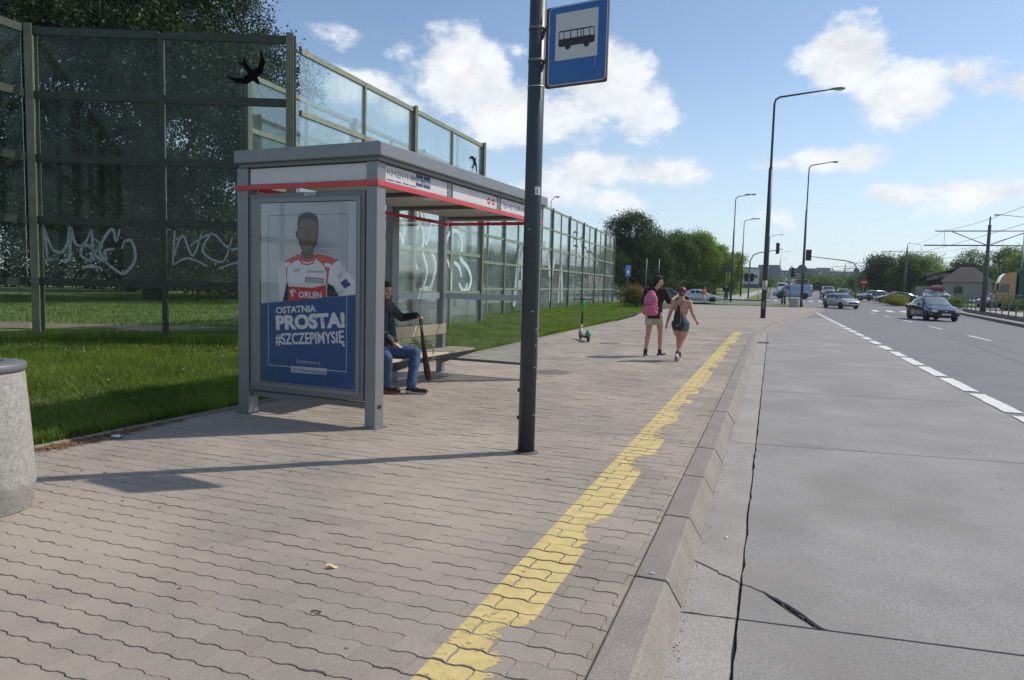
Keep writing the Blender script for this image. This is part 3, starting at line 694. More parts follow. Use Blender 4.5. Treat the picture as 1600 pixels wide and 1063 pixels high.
for st in ([(2.7,1.7),(2.9,2.2),(3.1,1.8),(3.3,2.3)],[(2.7,1.6),(3.0,1.75),(3.4,1.6)],[(3.5,2.3),(3.3,1.9),(3.7,1.7),(3.9,2.2)],[(4.0,2.3),(4.3,2.4),(4.15,2.0),(4.4,2.1)],[(3.05,2.0),(3.5,2.25),(3.9,1.95),(4.5,2.3)],[(2.75,2.3),(2.7,1.6)],[(3.6,1.55),(4.1,1.7),(4.6,1.5)],[(4.3,1.9),(4.6,1.75),(4.4,1.55)]): strokes(bB, GF, [(st, .045)], -.012)
def CX(y): return y-12.05      # barrier C: local x from world y
def cs(pts, w=.075): strokes(bC, GRAF, [([(CX(a), b) for a, b in pts], w*1.55)])
cs([(16.0,2.3),(16.1,2.95),(16.35,3.15),(16.55,2.9),(16.5,2.5)]); cs([(15.6,2.3),(16.3,2.75),(16.5,2.4)]); cs([(15.6,1.9),(15.8,2.1),(15.95,1.95)])
cs([(17.05,2.35),(17.2,2.9),(17.5,3.1),(17.7,2.8),(17.65,2.4),(17.95,1.8),(17.6,1.2)]); cs([(17.7,2.8),(17.9,2.6),(18.1,3.1),(18.4,3.2),(18.7,2.6)],.06); cs([(17.0,1.9),(17.2,2.0),(17.35,1.85)])
cs([(18.2,2.4),(18.5,2.0),(18.3,1.5),(18.0,1.2)]); cs([(18.6,2.1),(18.9,2.3)],.05); cs([(17.5,1.25),(18.0,1.3),(18.4,1.1)],.12)
cs([(19.0,2.3),(19.4,3.0),(20.1,3.1),(20.4,2.7),(20.3,2.3),(20.9,2.0),(21.2,1.6),(20.8,1.2),(20.1,1.05),(19.4,1.15)],.10); cs([(19.3,2.2),(19.6,1.8),(19.6,1.2)],.09); cs([(17.2,3.3),(17.35,3.6),(17.6,3.3)],.06); cs([(18.9,3.2),(19.0,2.7),(18.7,2.2),(18.95,1.6),(18.6,1.1)],.09); cs([(15.6,3.0),(15.9,3.3),(16.2,2.9),(16.0,2.2),(15.7,1.3)],.09); cs([(20.2,1.5),(20.6,1.25),(20.9,1.5)],.08); cs([(19.8,2.15),(20.2,2.0),(20.4,1.7)],.09)
def DX(y): return y-13.26
for (pts, w) in (([(34.4,.3),(34.9,2.4),(35.3,3.4),(35.7,2.6),(36.1,.3)],.75),([(34.9,1.4),(35.9,1.5)],.5),([(37.0,.3),(37.2,3.3),(38.0,1.5),(38.7,3.3)],.65),([(39.2,.4),(39.0,3.2)],.6),([(41.2,3.3),(42.0,2.0),(42.9,3.3)],.6),([(42.0,2.0),(42.0,.4)],.6),([(44.2,.3),(44.7,2.6),(45.3,.4)],.5)):
    strokes(bD, GRAFG, [([(DX(a), b) for a, b in pts], w)])
for (pts, w) in (([(34.0,.3),(34.5,2.6),(35.0,3.55)],.35),([(36.4,.3),(36.2,2.4),(35.7,3.5)],.3),([(37.8,.3),(38.0,1.2),(38.5,2.6)],.3),([(45.6,.6),(46,2.3)],.3),([(46.5,1.5),(47.2,2.3),(47.3,1.4)],.2)):
    strokes(bD, GRAFD, [([(DX(a), b) for a, b in pts], w)], -.0160)
for (pts) in ([(48.2,4.4),(48.2,5.2),(49.6,5.25)],[(48.3,4.8),(49.3,4.8)],[(48.2,4.3),(49.8,4.3)],[(50.8,5.2),(51.0,4.4),(52.5,4.4),(53.2,4.1),(54.5,4.2),(56,4.0),(58,4.0)],[(50.5,4.9),(51.6,5.1)]): strokes(bD, GRAFD, [([(DX(a), b) for a, b in pts], .14)])
for k in range(7): strokes(bD, mat('graffiti_pink', (.45,.40,.42), .8), [([(DX(54.2+k*.9), 1.35),(DX(54.5+k*.9), 2.3),(DX(54.8+k*.9), 1.4)], .12)])
# ================================================================ bus shelter
ALU = mat('shelter_aluminium', (.23,.23,.235), .38, .35, var=.06, vscale=3)
ALUD = mat('shelter_aluminium_dull', (.17,.175,.18), .5, .25, var=.06, vscale=3)
RED = mat('red_band', (.55,.028,.035), .38, coat=.3)
FASC = mat('fascia_white', (.62,.60,.60), .4, var=.05, vscale=4)
SHGL = glassy('shelter_glass', (.93,.955,.95), .022, (.6,.65,.65), .014, 7, .8)
FROST = mat('frosted_band', (.42,.50,.52), .7)
INKB = mat('ink_navy', (.045,.045,.16), .6); INKG = mat('ink_grey', (.10,.10,.12), .6); INKR = mat('ink_red', (.42,.05,.05), .6)
PWHITE = mat('print_white', (.78,.78,.77), .5); PLIGHT = mat('print_pale', (.56,.58,.57), .5)
PBLUE = mat('poster_blue', (.020,.08,.24), .35, var=.12, vscale=1.5); PRED = mat('poster_red', (.62,.04,.045), .4); PBLK = mat('poster_black', (.02,.02,.022), .4)
PSKIN = mat('poster_skin', (.10,.06,.045), .5); PGREY = mat('poster_grey', (.22,.23,.24), .5); PVIO = mat('poster_violet', (.07,.05,.25), .5)
WOOD = mat('bench_wood', (.54,.44,.31), .6, var=.12, vscale=5, bump=.0004, bscale=40)
sh = thing('bus_shelter', 'grey metal and glass bus shelter with red bands and a poster on its near end', 'bus shelter', (-3.79,6.19,0), math.radians(-3.5))
WX = -1.70; LY = 4.35
for (x, y, s1, s2) in ((0,0,.065,.075),(WX,0,.075,.075),(WX,1.45,.04,.05),(WX,2.86,.06,.09),(WX,LY,.055,.055),(0,LY,.055,.06)):
    bx('post', ALU, sh, x-s1, x+s1, y-s2, y+s2, -.02, 2.705, .006)
for x, y in ((0,0),(WX,0)): bx('base_plate', ALUD, sh, x-.10, x+.10, y-.10, y+.10, .001, .012)
roof = MB(); roof.box(-1.77,.14,-.13,4.43,2.745,2.885)
rf = roof.build('roof', ALU, sh, bevel=.012)
bx('gutter', ALUD, rf, -1.73, .10, -.09, 4.39, 2.706, 2.744)
CEIL = mat('roof_lining', (.50,.49,.46), .5)
for a, b in ((.10,1.40),(1.47,2.80),(2.87,4.28)):
    c_ = bx('ceiling_panel', CEIL, rf, -1.62, -.10, a, b, 2.60, 2.63); 
    bx('light', mat('shelter_lamp', (.75,.75,.72), .3), rf, -.62, -.12, a+.35, a+.62, 2.582, 2.598)
for y in (.02,1.43,2.83,LY): bx('roof_beam', ALUD, rf, WX+.08, -.07, y-.025, y+.025, 2.55, 2.598)
# fascia: white sign boxes above a red band, on all four sides
SEP = [.0, 1.42, 2.80, LY]
for a, b in zip(SEP, SEP[1:]):
    f_ = bx('fascia_panel', FASC, sh, .016, .046, a+.09, b-.045, 2.525, 2.695, .004)
    bx('divider', ALU, sh, .005, .052, b-.043, b+.04, 2.515, 2.70)
bx('fascia_panel', FASC, sh, WX+.09, -.075, -.050, -.02, 2.525, 2.695, .004)
bx('fascia_panel', FASC, sh, WX+.07, -.065, LY-.02, LY+.02, 2.525, 2.695, .004)
def band(x0,x1,y0,y1): bx('red_band', RED, sh, x0, x1, y0, y1, 2.462, 2.516, .004)
band(.069,.082,-.09,LY+.03); band(WX-.08,.068,-.090,-.0765); band(WX+.06,.066,LY+.0605,LY+.0745); band(WX+.078,WX+.092,.08,LY+.05)
# line numbers and stop name on the road-side fascia, reading along +y
TR_ = Matrix(((0,0,1,0),(1,0,0,0),(0,1,0,0),(0,0,0,1)))          # text x -> y, text y -> z, facing +x
def ftext(s, y, z, size, m, width=None, sx=1, bold=0, x=.0468): return text('lettering', s, m, sh, Matrix.Translation((x, y, z)) @ TR_, size, sx, bold, width=width)
ftext('112', .17, 2.595, .095, INKG, .10); ftext('122', .315, 2.595, .095, INKG, .11); ftext('171', .46, 2.595, .095, INKG, .11); ftext('184', .60, 2.595, .095, INKG, .11)
for y0, s in ((.675,'N01'),(.835,'N43')):
    bx('route_plate', INKB, sh, .0465, .0478, y0, y0+.145, 2.562, 2.688); ftext(s, y0+.0725, 2.592, .085, PWHITE, .115, x=.0484)
for y0, w_ in ((.12,.12),(.27,.11),(.42,.11)): bx('small_print', INKB, sh, .0465, .0474, y0, y0+w_, 2.545, 2.556)
ftext('kierunek Metro', .62, 2.542, .022, INKB); 
for y0, mt in ((2.50,INKR),(2.64,INKR)):
    m = MB(); m.lathe([(0,0),(.045,0),(.045,.0008),(0,.0008)], (0,0,0), 16, False, Matrix.Translation((.0466,y0,2.61)) @ Matrix.Rotation(math.pi/2,4,'Y')); m.build('emblem', mt, sh)
    m = MB(); m.box(.0476,.0482,y0-.02,y0+.02,2.60,2.62); m.build('emblem_mark', PWHITE, sh)
ftext('Ogrody Działkowe Bemowo', 3.56, 2.585, .10, INKB, 1.25)
# glass: rear panes and far end, with a frosted strip at eye level
for (a, b) in ((.09,1.395),(1.505,2.765),(2.955,LY-.06)):
    g_ = bx('glass_pane', SHGL, sh, WX-.005, WX+.005, a, b, .28, 2.455)
    bx('frosted_strip', FROST, g_, WX+.0056, WX+.0066, a+.01, b-.01, 1.245, 1.345)
g_ = bx('glass_pane', SHGL, sh, WX+.065, -.065, LY-.005, LY+.005, .28, 2.455)
bx('frosted_strip', FROST, g_, WX+.07, -.07, LY-.0068, LY-.0058, 1.245, 1.345)
# low rails
bx('low_rail', ALUD, sh, WX+.076, -.066, -.03, .03, .195, .255, .004)
bx('low_rail', ALUD, sh, WX+.056, -.056, LY-.03, LY+.03, .22, .262, .004)
bx('low_rail', ALUD, sh, WX-.025, WX+.025, .076, 1.41, .22, .262, .004); bx('low_rail', ALUD, sh, WX-.025, WX+.025, 1.49, 2.76, .22, .262, .004); bx('low_rail', ALUD, sh, WX-.025, WX+.025, 2.96, LY-.056, .22, .262, .004)
bx('end_cap', PBLK, sh, -.067, .0675, -.034, .034, .205, .245)
# scribble on the rear glass
m = MB()
ribbon(m, [(0,0),(.12,.10),(.2,.22)], .02, 0); ribbon(m, [(.02,.10),(.2,.11)], .02, 0); ribbon(m, [(.10,.0),(.16,.24)], .016, 0)
for v in range(len(m.v)):
    a = m.v[v]; m.v[v] = (WX+.0075, 2.50+a[0], 2.02+a[2])
m.build('scribble', INKR, sh)
# poster case
case = bx('poster_case', ALUD, sh, -1.61, -.085, -.070, .070, .275, 2.425, .012)
CX0, CX1, CZ0, CZ1 = -1.445, -.175, .375, 2.32
for (x0,x1,z0,z1) in ((-1.56,CX0,.33,2.37),(CX1,-.13,.33,2.37),(CX0,CX1,2.322,2.37),(CX0,CX1,.33,.373)): bx('case_frame', ALU, case, x0,x1,-.084,-.0705,z0,z1,.003)
text('lettering', 'ams', PLIGHT, case, Matrix.Translation((-.78,-.0712,2.385)) @ Matrix.Rotation(math.pi/2,4,'X'), .075, 1.3, .0012)
bx('rubber_seal', PBLK, case, CX0-.0, CX1+.0, -.0745, -.0706, CZ0-.003, CZ1+.003)
# the poster itself: flat print, layer on layer; artwork laid out on the sheet 1.25 x 1.95 m
PWD, PHT = CX1-CX0, CZ1-CZ0
poster = bx('poster', PLIGHT, sh, CX0+.008, CX1-.008, -.0766, -.0746, CZ0+.006, CZ1-.006)
PT = Matrix.Translation((CX0,0,CZ0)) @ Matrix(((PWD,0,0,0),(0,0,1,0),(0,PHT,0,0),(0,0,0,1)))
_c = [((407,316),(0,1)),((564,311.5),(1,1)),((560,609),(1,0)),((407,593),(0,0))]
_A = []; _b = []
for (u, v), (s_, t_) in _c: _A += [[u,v,1,0,0,0,-u*s_,-v*s_],[0,0,0,u,v,1,-u*t_,-v*t_]]; _b += [s_, t_]
_h = np.append(np.linalg.solve(np.array(_A, float), np.array(_b, float)), 1).reshape(3,3)
def art(u, v): q = _h @ np.array([u, v, 1.]); return (float(q[0]/q[2]), float(q[1]/q[2]))
LAY = [0]
def pp(name, pts, m, src=3):
    """pts traced from an enlargement of the poster -> polygon on the sheet"""
    LAY[0] += 1; y = -.0767 - LAY[0]*.00009
    Q = []
    for (a, b) in pts:
        u, v = {3: (400+a/6.644, 310+b/6.644), 4: (400+a/6.255, 450+b/6.255), 0: (a, b)}[src]; s_, t_ = art(u, v); s_ = min(.992, max(.008, s_)); t_ = min(.994, max(.006, t_)); Q.append((CX0+s_*PWD, y, CZ0+t_*PHT))
    mb = MB(); mb.add(Q, [tuple(range(len(Q)))]); o = mb.build(name, m, poster)
    me = o.data
    if me.polygons[0].normal.y > 0: me.flip_normals()
    return o
def prect(name, s0, s1, t0, t1, m):
    LAY[0] += 1; y = -.0767 - LAY[0]*.00009; mb = MB(); mb.add([(CX0+s*PWD, y, CZ0+t*PHT) for s, t in ((s0,t0),(s1,t0),(s1,t1),(s0,t1))], [(0,1,2,3)]); return mb.build(name, m, poster)
for (a0,a1,b0,b1) in ((.085,.091,.10,.93),(.905,.911,.10,.93),(.085,.911,.93,.934)): prect('thin_frame', a0,a1,b0,b1, PGREY)
# halftone square: dots shrinking outwards
LAY[0] += 1; mb = MB(); y = -.0767 - LAY[0]*.00009
for i in range(26):
    for j in range(30):
        s_ = .50+i*.0155; t_ = .62+j*.0098; dd = math.hypot((s_-.58)/.35, (t_-.72)/.24); r = max(0, .0085*(1.2-dd))
        if r < .001: continue
        cx, cz = CX0+s_*PWD, CZ0+t_*PHT; mb.add([(cx-r,y,cz),(cx,y,cz-r),(cx+r,y,cz),(cx,y,cz+r)], [(0,1,2,3)])
mb.build('halftone_dots', PBLUE, poster)
pp('sleeve', [(250,640),(310,640),(335,850),(300,1070),(250,1070),(235,850)], PWHITE)
pp('sleeve', [(800,600),(900,640),(980,760),(1075,860),(1080,1000),(880,1010),(770,860),(770,700)], PWHITE)
pp('torso', [(345,900),(318,700),(312,640),(380,600),(455,565),(640,555),(740,570),(890,632),(800,700),(768,830),(750,1060),(345,1060)], PWHITE)
pp('shoulder', [(312,640),(380,600),(462,565),(475,615),(380,660),(330,730),(318,700)], PRED)
pp('shoulder', [(640,560),(740,575),(890,632),(835,660),(790,720),(768,850),(745,900),(760,760),(720,680),(640,610)], PRED)
pp('side_stripe', [(318,700),(335,735),(332,880),(352,905),(345,1000),(330,900)], PRED)
pp('shoulder_patch', [(740,655),(810,670),(800,710),(733,695)], PWHITE); pp('shoulder_patch', [(312,655),(365,650),(362,690),(320,712)], PWHITE)
pp('collar', [(458,560),(462,640),(500,675),(560,685),(615,665),(640,620),(640,555),(600,600),(555,625),(495,600)], PRED)
pp('collar_trim', [(490,640),(555,655),(615,635),(612,648),(555,668),(492,652)], PWHITE)
pp('neck', [(480,540),(478,590),(520,622),(580,622),(618,590),(625,540)], PSKIN)
pp('ear', [(424,330),(440,320),(455,360),(450,410),(432,395)], PSKIN)
pp('head', [(455,180),(500,145),(560,132),(620,150),(662,190),(672,280),(668,380),(650,470),(600,540),(545,560),(495,535),(462,460),(448,370),(445,250)], PSKIN)
pp('face', [(470,240),(500,215),(560,205),(620,215),(652,250),(650,370),(630,450),(590,520),(545,540),(505,515),(475,450),(462,360)], mat('poster_face', (.19,.12,.09), .5))
for a_ in ([(492,300),(520,288),(540,298),(520,296)],[(580,298),(602,288),(630,300),(602,296)],[(525,460),(555,452),(590,460),(557,470)],[(545,330),(560,330),(572,400),(542,400)]): pp('face_feature', a_, PSKIN)
pp('hair', [(452,260),(450,185),(490,148),(560,130),(625,146),(664,186),(672,265),(655,230),(600,205),(520,205),(475,225)], PBLK)
pp('lower_panel', [(345,900),(600,915),(752,885),(748,1070),(340,1070)], PRED)
pp('dark_arm', [(330,850),(350,900),(345,1050),(285,1050),(310,950)], PBLK); pp('dark_arm', [(765,865),(830,900),(890,1000),(760,1010)], PBLK)
pp('badge', [(528,800),(732,818),(728,872),(526,858)], PGREY)
pp('badge', [(905,865),(968,820),(1020,885),(950,925)], PVIO)
pp('emblem', [(355,955),(385,930),(420,940),(430,975),(410,955),(395,955),(400,1010),(385,1010),(372,965)], PWHITE)
def ptext(s, a, b, w, m, src=3, bold=0, tilt=0, hz=None):
    """a, b: where the middle of the word sits in the enlargement; w: its width in the same units"""
    LAY[0] += 1; y = -.0767 - LAY[0]*.00009; sc = {3: 6.644, 4: 6.255}[src]; oy = {3: 310, 4: 450}[src]
    s_, t_ = art(400+a/sc, oy+b/sc); wd = abs(art(400+(a+w/2)/sc, oy+b/sc)[0]-art(400+(a-w/2)/sc, oy+b/sc)[0])*PWD
    h = hz/sc/ (289.)*PHT; size = h/.69
    T = Matrix.Translation((CX0+s_*PWD, y, CZ0+t_*PHT)) @ Matrix.Rotation(math.pi/2,4,'X') @ Matrix.Rotation(math.radians(tilt),4,'Z') @ Matrix.Translation((0,-h/2,0))
    cu = None
    o = text('lettering', s, m, poster, T, size, 1, bold, 0, 'CENTER')
    me = o.data; Ti = T.inverted(); me.transform(Ti); xs = [v.co.x for v in me.vertices]; k = wd/(max(xs)-min(xs)); me.transform(T @ Matrix.Diagonal((k,1,1,1)))
    return o
ptext('WRT', 440, 735, 80, PBLK, hz=30); ptext('LEMANIC', 640, 748, 190, PBLK, hz=28); ptext('GOODYEAR', 630, 843, 170, PWHITE, hz=30)
ptext('ORLEN', 580, 988, 250, PWHITE, hz=60, bold=.003)
ptext('TEAM', 900, 790, 60, PGREY, hz=30, tilt=35); ptext('RACING', 890, 960, 120, PGREY, hz=24, tilt=5)
pp('blue_field', [(40,135),(1005,55),(1010,1010),(30,900)], PBLUE, 4)
for (a0,a1,b0,b1) in ((.085,.091,.10,.47),(.905,.911,.10,.50),(.085,.911,.098,.102)): prect('thin_frame', a0,a1,b0,b1, PLIGHT)
ptext('OSTATNIA', 397, 195, 405, PWHITE, 4, .0035, 4.5, 62)
ptext('PROSTA!', 540, 312, 700, PWHITE, 4, .011, 4.5, 128)
ptext('#SZCZEPIMYSIĘ', 535, 475, 700, PWHITE, 4, .004, 4.5, 108)
ptext('Zarejestruj się na', 525, 706, 245, PLIGHT, 4, 0, 0, 34)
pp('web_address_field', [(350,745),(712,770),(710,830),(350,805)], PLIGHT, 4)
ptext('gov.pl/szczepimysie', 530, 788, 340, PBLUE, 4, .0008, -1, 32)
# case glass
bx('case_glass', glassy('case_glass', (.95,.95,.96), .012, (.5,.5,.52), .010, 5, .6), case, CX0, CX1, -.0900, -.0885, CZ0, CZ1)
# bench (fixed to the rear posts)
bench = ob('bench', None, sh)
for y in (.55,2.86,LY-.08): q = MB(); q.prism([(-1.64,.16),(-1.64,.395),(-.98,.432),(-.98,.405)], Matrix.Translation((0,y-.02,0)) @ Matrix(((1,0,0,0),(0,0,1,0),(0,1,0,0),(0,0,0,1))), .012); q.build('seat_bracket', ALU, bench)
for k in range(3): bx('seat_slat', WOOD, bench, -1.42+k*.15, -1.285+k*.15, .35, 4.22, .435, .468, .005)
for (a, b) in ((.35,2.30),(2.33,4.28)): bx('backrest_board', WOOD, bench, -1.585, -1.56, a, b, .665, .835, .005)
for y in (.5,2.86,4.2): bx('backrest_bracket', ALUD, bench, -1.64, -1.588, y-.02, y+.02, .70, .80)
for y in (.34,2.9,4.23):
    pipe('arm_hoop', ALU, bench, [(-1.40,y,.44),(-1.40,y,.585),(-1.385,y,.60),(-1.02,y,.60),(-1.0,y,.585),(-1.0,y,.44)], .010, 6)
# ================================================================ bus stop pole and sign
POLE = mat('dark_pole_paint', (.040,.052,.060), .42, .2, var=.12, vscale=5)
PX, PY = -2.02, 5.90
st = thing('bus_stop_pole', 'dark grey bus stop pole in the middle of the photo carrying the blue bus sign', 'bus stop pole', (PX,PY,0))
MB().tube([(0,0,-.02),(0,0,2.3),(0,0,4.6)], [.076,.074,.072], 28).build('pole', POLE, st)
MB().lathe([(.112,0),(.108,.008),(.078,.014)], (0,0,.001), 24).build('base_collar', mat('base_dirt', (.12,.10,.08), .9, var=.3, vscale=20), st)
for z in (3.45,3.72): 
    m = MB(); m.tube([(0,0,z-.012),(0,0,z+.012)], .0765, 28); m.box(.05,.13,-.018,.018,z-.012,z+.012); m.build('clamp', ALUD, st)
MB().tube([(0,0,3.225),(0,0,3.235)], .0752, 28).build('metal_strap', mat('strap_metal', (.45,.42,.36), .4, .7), st)
SIGNB = mat('sign_blue', (.008,.10,.34), .35, coat=.2); SIGNW = mat('sign_white', (.55,.56,.55), .4); SIGNR = mat('sign_edge_brown', (.10,.03,.025), .6); SIGNK = mat('sign_black', (.006,.006,.007), .4)
def rrect(x0, x1, y0, y1, r, n=6):
    P = []
    for cx, cy, a0 in ((x1-r,y0+r,-90),(x1-r,y1-r,0),(x0+r,y1-r,90),(x0+r,y0+r,180)):
        for k in range(n+1): a = math.radians(a0+90*k/n); P.append((cx+r*math.cos(a), cy+r*math.sin(a)))
    return P
# sign plate turned a little towards the road; local x along the plate, z up
sg = ob('sign_panel', None, st, (.095,-.05,3.20)); sg.rotation_euler = (0,0,math.radians(-9))
VT = Matrix(((1,0,0,0),(0,0,1,0),(0,1,0,0),(0,0,0,1)))
def plate(name, poly, y, m, par=sg, d=.0015):
    mb = MB(); mb.prism(poly, Matrix.Translation((0,y,0)) @ VT, d); return mb.build(name, m, par)
w0, w1, h0, h1 = 0.0, .565, 0, .665
plate('backing_plate', rrect(w0, w1, h0, h1, .02), -.002, SIGNR, d=.028)
plate('rim', rrect(w0+.028, w1-.004, h0+.012, h1-.004, .035), -.0042, SIGNW, d=.002)
plate('blue_field', rrect(w0+.036, w1-.012, h0+.020, h1-.012, .028), -.0062, SIGNB, d=.0018)
plate('white_square', [(.095,.215),(.480,.215),(.480,.600),(.095,.600)], -.0080, SIGNW, d=.0016)
plate('bus_body', [(.125,.330),(.160,.325),(.43,.325),(.452,.330),(.456,.37),(.446,.448),(.436,.455),(.132,.455),(.124,.448)], -.0098, SIGNK, d=.0016)
for (a, b) in ((.133,.170),(.178,.232),(.242,.296),(.336,.350),(.358,.405)): plate('bus_window', [(a,.388),(b,.388),(b,.443),(a,.443)], -.0112, SIGNW, d=.0012)
plate('bus_window', [(.304,.388),(.328,.388),(.328,.443),(.304,.443)], -.0112, SIGNW, d=.0012); plate('bus_window', [(.412,.388),(.450,.382),(.440,.446),(.412,.443)], -.0112, SIGNW, d=.0012)
for cx in (.212,.382): plate('bus_wheel', [(cx+.026*math.cos(t*math.pi/8), .322+.026*math.sin(t*math.pi/8)) for t in range(16)], -.0098-.0004, SIGNK, d=.0016)
bx('scratch', SIGNW, sg, .462,.464,-.0068,-.0064,.12,.21)
# stickers on the pole
def sticker(z0, z1, a0, a1, m, name='sticker'):
    mb = MB(); n = 6; vs_ = [(.0768*math.cos(math.radians(a0+(a1-a0)*k/n)), .0768*math.sin(math.radians(a0+(a1-a0)*k/n)), z) for z in (z0, z1) for k in range(n+1)]
    mb.add(vs_, [(k, k+1, n+2+k, n+1+k) for k in range(n)], True); return mb.build(name, m, st)
sticker(2.30,2.37,-62,-18,SIGNW); sticker(1.18,1.52,-168,-140,mat('old_sticker', (.38,.39,.40), .7, var=.35, vscale=30)); sticker(1.09,1.17,-168,-140,mat('sticker_grey', (.26,.27,.28), .7)); sticker(1.01,1.08,-168,-142,mat('sticker_yellow', (.48,.36,.12), .7))
text('lettering', '11', SIGNK, st, Matrix.Translation((.047,-.0640,2.312)) @ Matrix.Rotation(math.radians(37),4,'Z') @ Matrix.Rotation(math.pi/2,4,'X'), .055)
for z, a in ((1.28,-60),(1.12,-25),(.98,-25),(2.0,-100),(.78,-30),(.35,-28)):
    sticker(z, z+.006, a, a+14, SIGNW, 'scratch')
for z in (.55,.30): bx('hinge', SIGNK, st, -.090,-.074,-.02,.01,z,z+.03)
# ================================================================ concrete litter bins
TERRAZ = mat('washed_concrete', (.34,.32,.29), .9, var=.28, vscale=30, bump=.004, bscale=120)
def make_bin(label, loc, r=.31, h=.92, square=False):
    t = thing('litter_bin', label, 'litter bin', loc)
    if square:
        m = MB(); a, b = r*.85, r*1.0; m.add([(-b,-b,0),(b,-b,0),(b,b,0),(-b,b,0),(-a,-a,h),(a,-a,h),(a,a,h),(-a,a,h)], [(0,3,2,1),(4,5,6,7),(0,1,5,4),(1,2,6,5),(2,3,7,6),(3,0,4,7)]); m.build('body', TERRAZ, t, bevel=.02)
        bx('lid', ALUD, t, -a*.9, a*.9, -a*.9, a*.9, h+.001, h+.03, .01)
        return t
    MB().lathe([(r*.93,0),(r*.955,.012),(r*1.0,.14),(r*1.035,.16),(r*1.03,.20),(r*.96,h*.62),(r*.89,h-.05),(r*.87,h-.03)], (0,0,0), 56).build('body', TERRAZ, t)
    MB().lathe([(r*.90,h-.028),(r*.925,h-.018),(r*.925,h+.012),(r*.90,h+.022),(r*.55,h+.034),(r*.52,h+.030),(r*.50,h-.02),(r*.50,h-.25)], (0,0,0), 56).build('lid', ALUD, t)
    MB().lathe([(0,h-.24),(r*.49,h-.24)], (0,0,0), 20).build('liner', mat('rusty_liner', (.09,.035,.025), .9), t)
    return t
make_bin('round washed concrete litter bin with a metal lid at the left edge', (-4.67,2.89,0))
make_bin('square concrete litter bin beside the lamp post with the round sign', (1.95,71.2,0), .42, .82, True)
# ================================================================ electric scooter
def scooter():
    G = mat('scooter_green', (.01,.42,.13), .35, coat=.4); K = mat('scooter_black', (.02,.02,.022), .5); Wt = mat('scooter_white', (.6,.6,.58), .4)
    t = thing('electric_scooter', 'green, black and white electric scooter standing at the edge of the lawn', 'scooter', (-5.05,19.25,0), math.radians(-62))
    # front wheel at the origin side, deck runs towards +x
    def wheel(x, r, w=.045):
        wh = ob('wheel', None, t, (x,0,r)); T = Matrix.Rotation(math.pi/2,4,'X')
        MB().lathe([(r*.62,-w/2),(r*.9,-w/2),(r,-w/4),(r,w/4),(r*.9,w/2),(r*.62,w/2)], (0,0,0), 22, True, T).build('tyre', K, wh)
        MB().lathe([(0,-w*.4),(r*.61,-w*.4),(r*.61,w*.4),(0,w*.4)], (0,0,0), 22, True, T).build('rim', ALUD, wh)
    wheel(0,.125); wheel(.92,.115)
    MB().box(.16,.80,-.085,.085,.10,.155).build('deck', K, t, bevel=.015)
    MB().tube([(.18,0,.14),(.10,0,.24),(.085,0,.34)], [.035,.032,.03], 10).build('neck', Wt, t)
    for s in (-1,1): pipe('fork', Wt, t, [(0,s*.045,.125),(.035,s*.04,.26),(.07,s*.02,.33)], .014, 8)
    MB().tube([(.075,0,.30),(.115,0,.44)], [.036,.034], 12).build('head_tube', Wt, t)
    MB().tube([(.115,0,.44),(.20,0,.82)], [.027,.026], 12).build('stem', K, t)
    MB().tube([(.20,0,.82),(.235,0,1.0),(.255,0,1.13)], [.03,.045,.038], 12).build('stem_cover', G, t)
    MB().tube([(.255,-.27,1.14),(.262,0,1.155),(.255,.27,1.14)], .014, 8).build('handlebar', K, t)
    for s in (-1,1): MB().tube([(.254,s*.16,1.145),(.254,s*.275,1.14)], .020, 8).build('grip', K, t)
    MB().box(.225,.275,-.05,.05,1.10,1.17).build('display', K, t, bevel=.01)
    MB().tube([(-.12,0,.17),(-.06,0,.255),(.03,0,.275),(.11,0,.22)], [.03,.034,.034,.03], 8).build('front_mudguard', Wt, t)
    MB().tube([(.78,0,.20),(.86,0,.27),(.97,0,.26),(1.05,0,.19)], [.05,.06,.06,.04], 10).build('rear_mudguard', G, t)
    pipe('kickstand', K, t, [(.35,.05,.11),(.42,.19,.01)], .008, 6)
    return t
scooter()
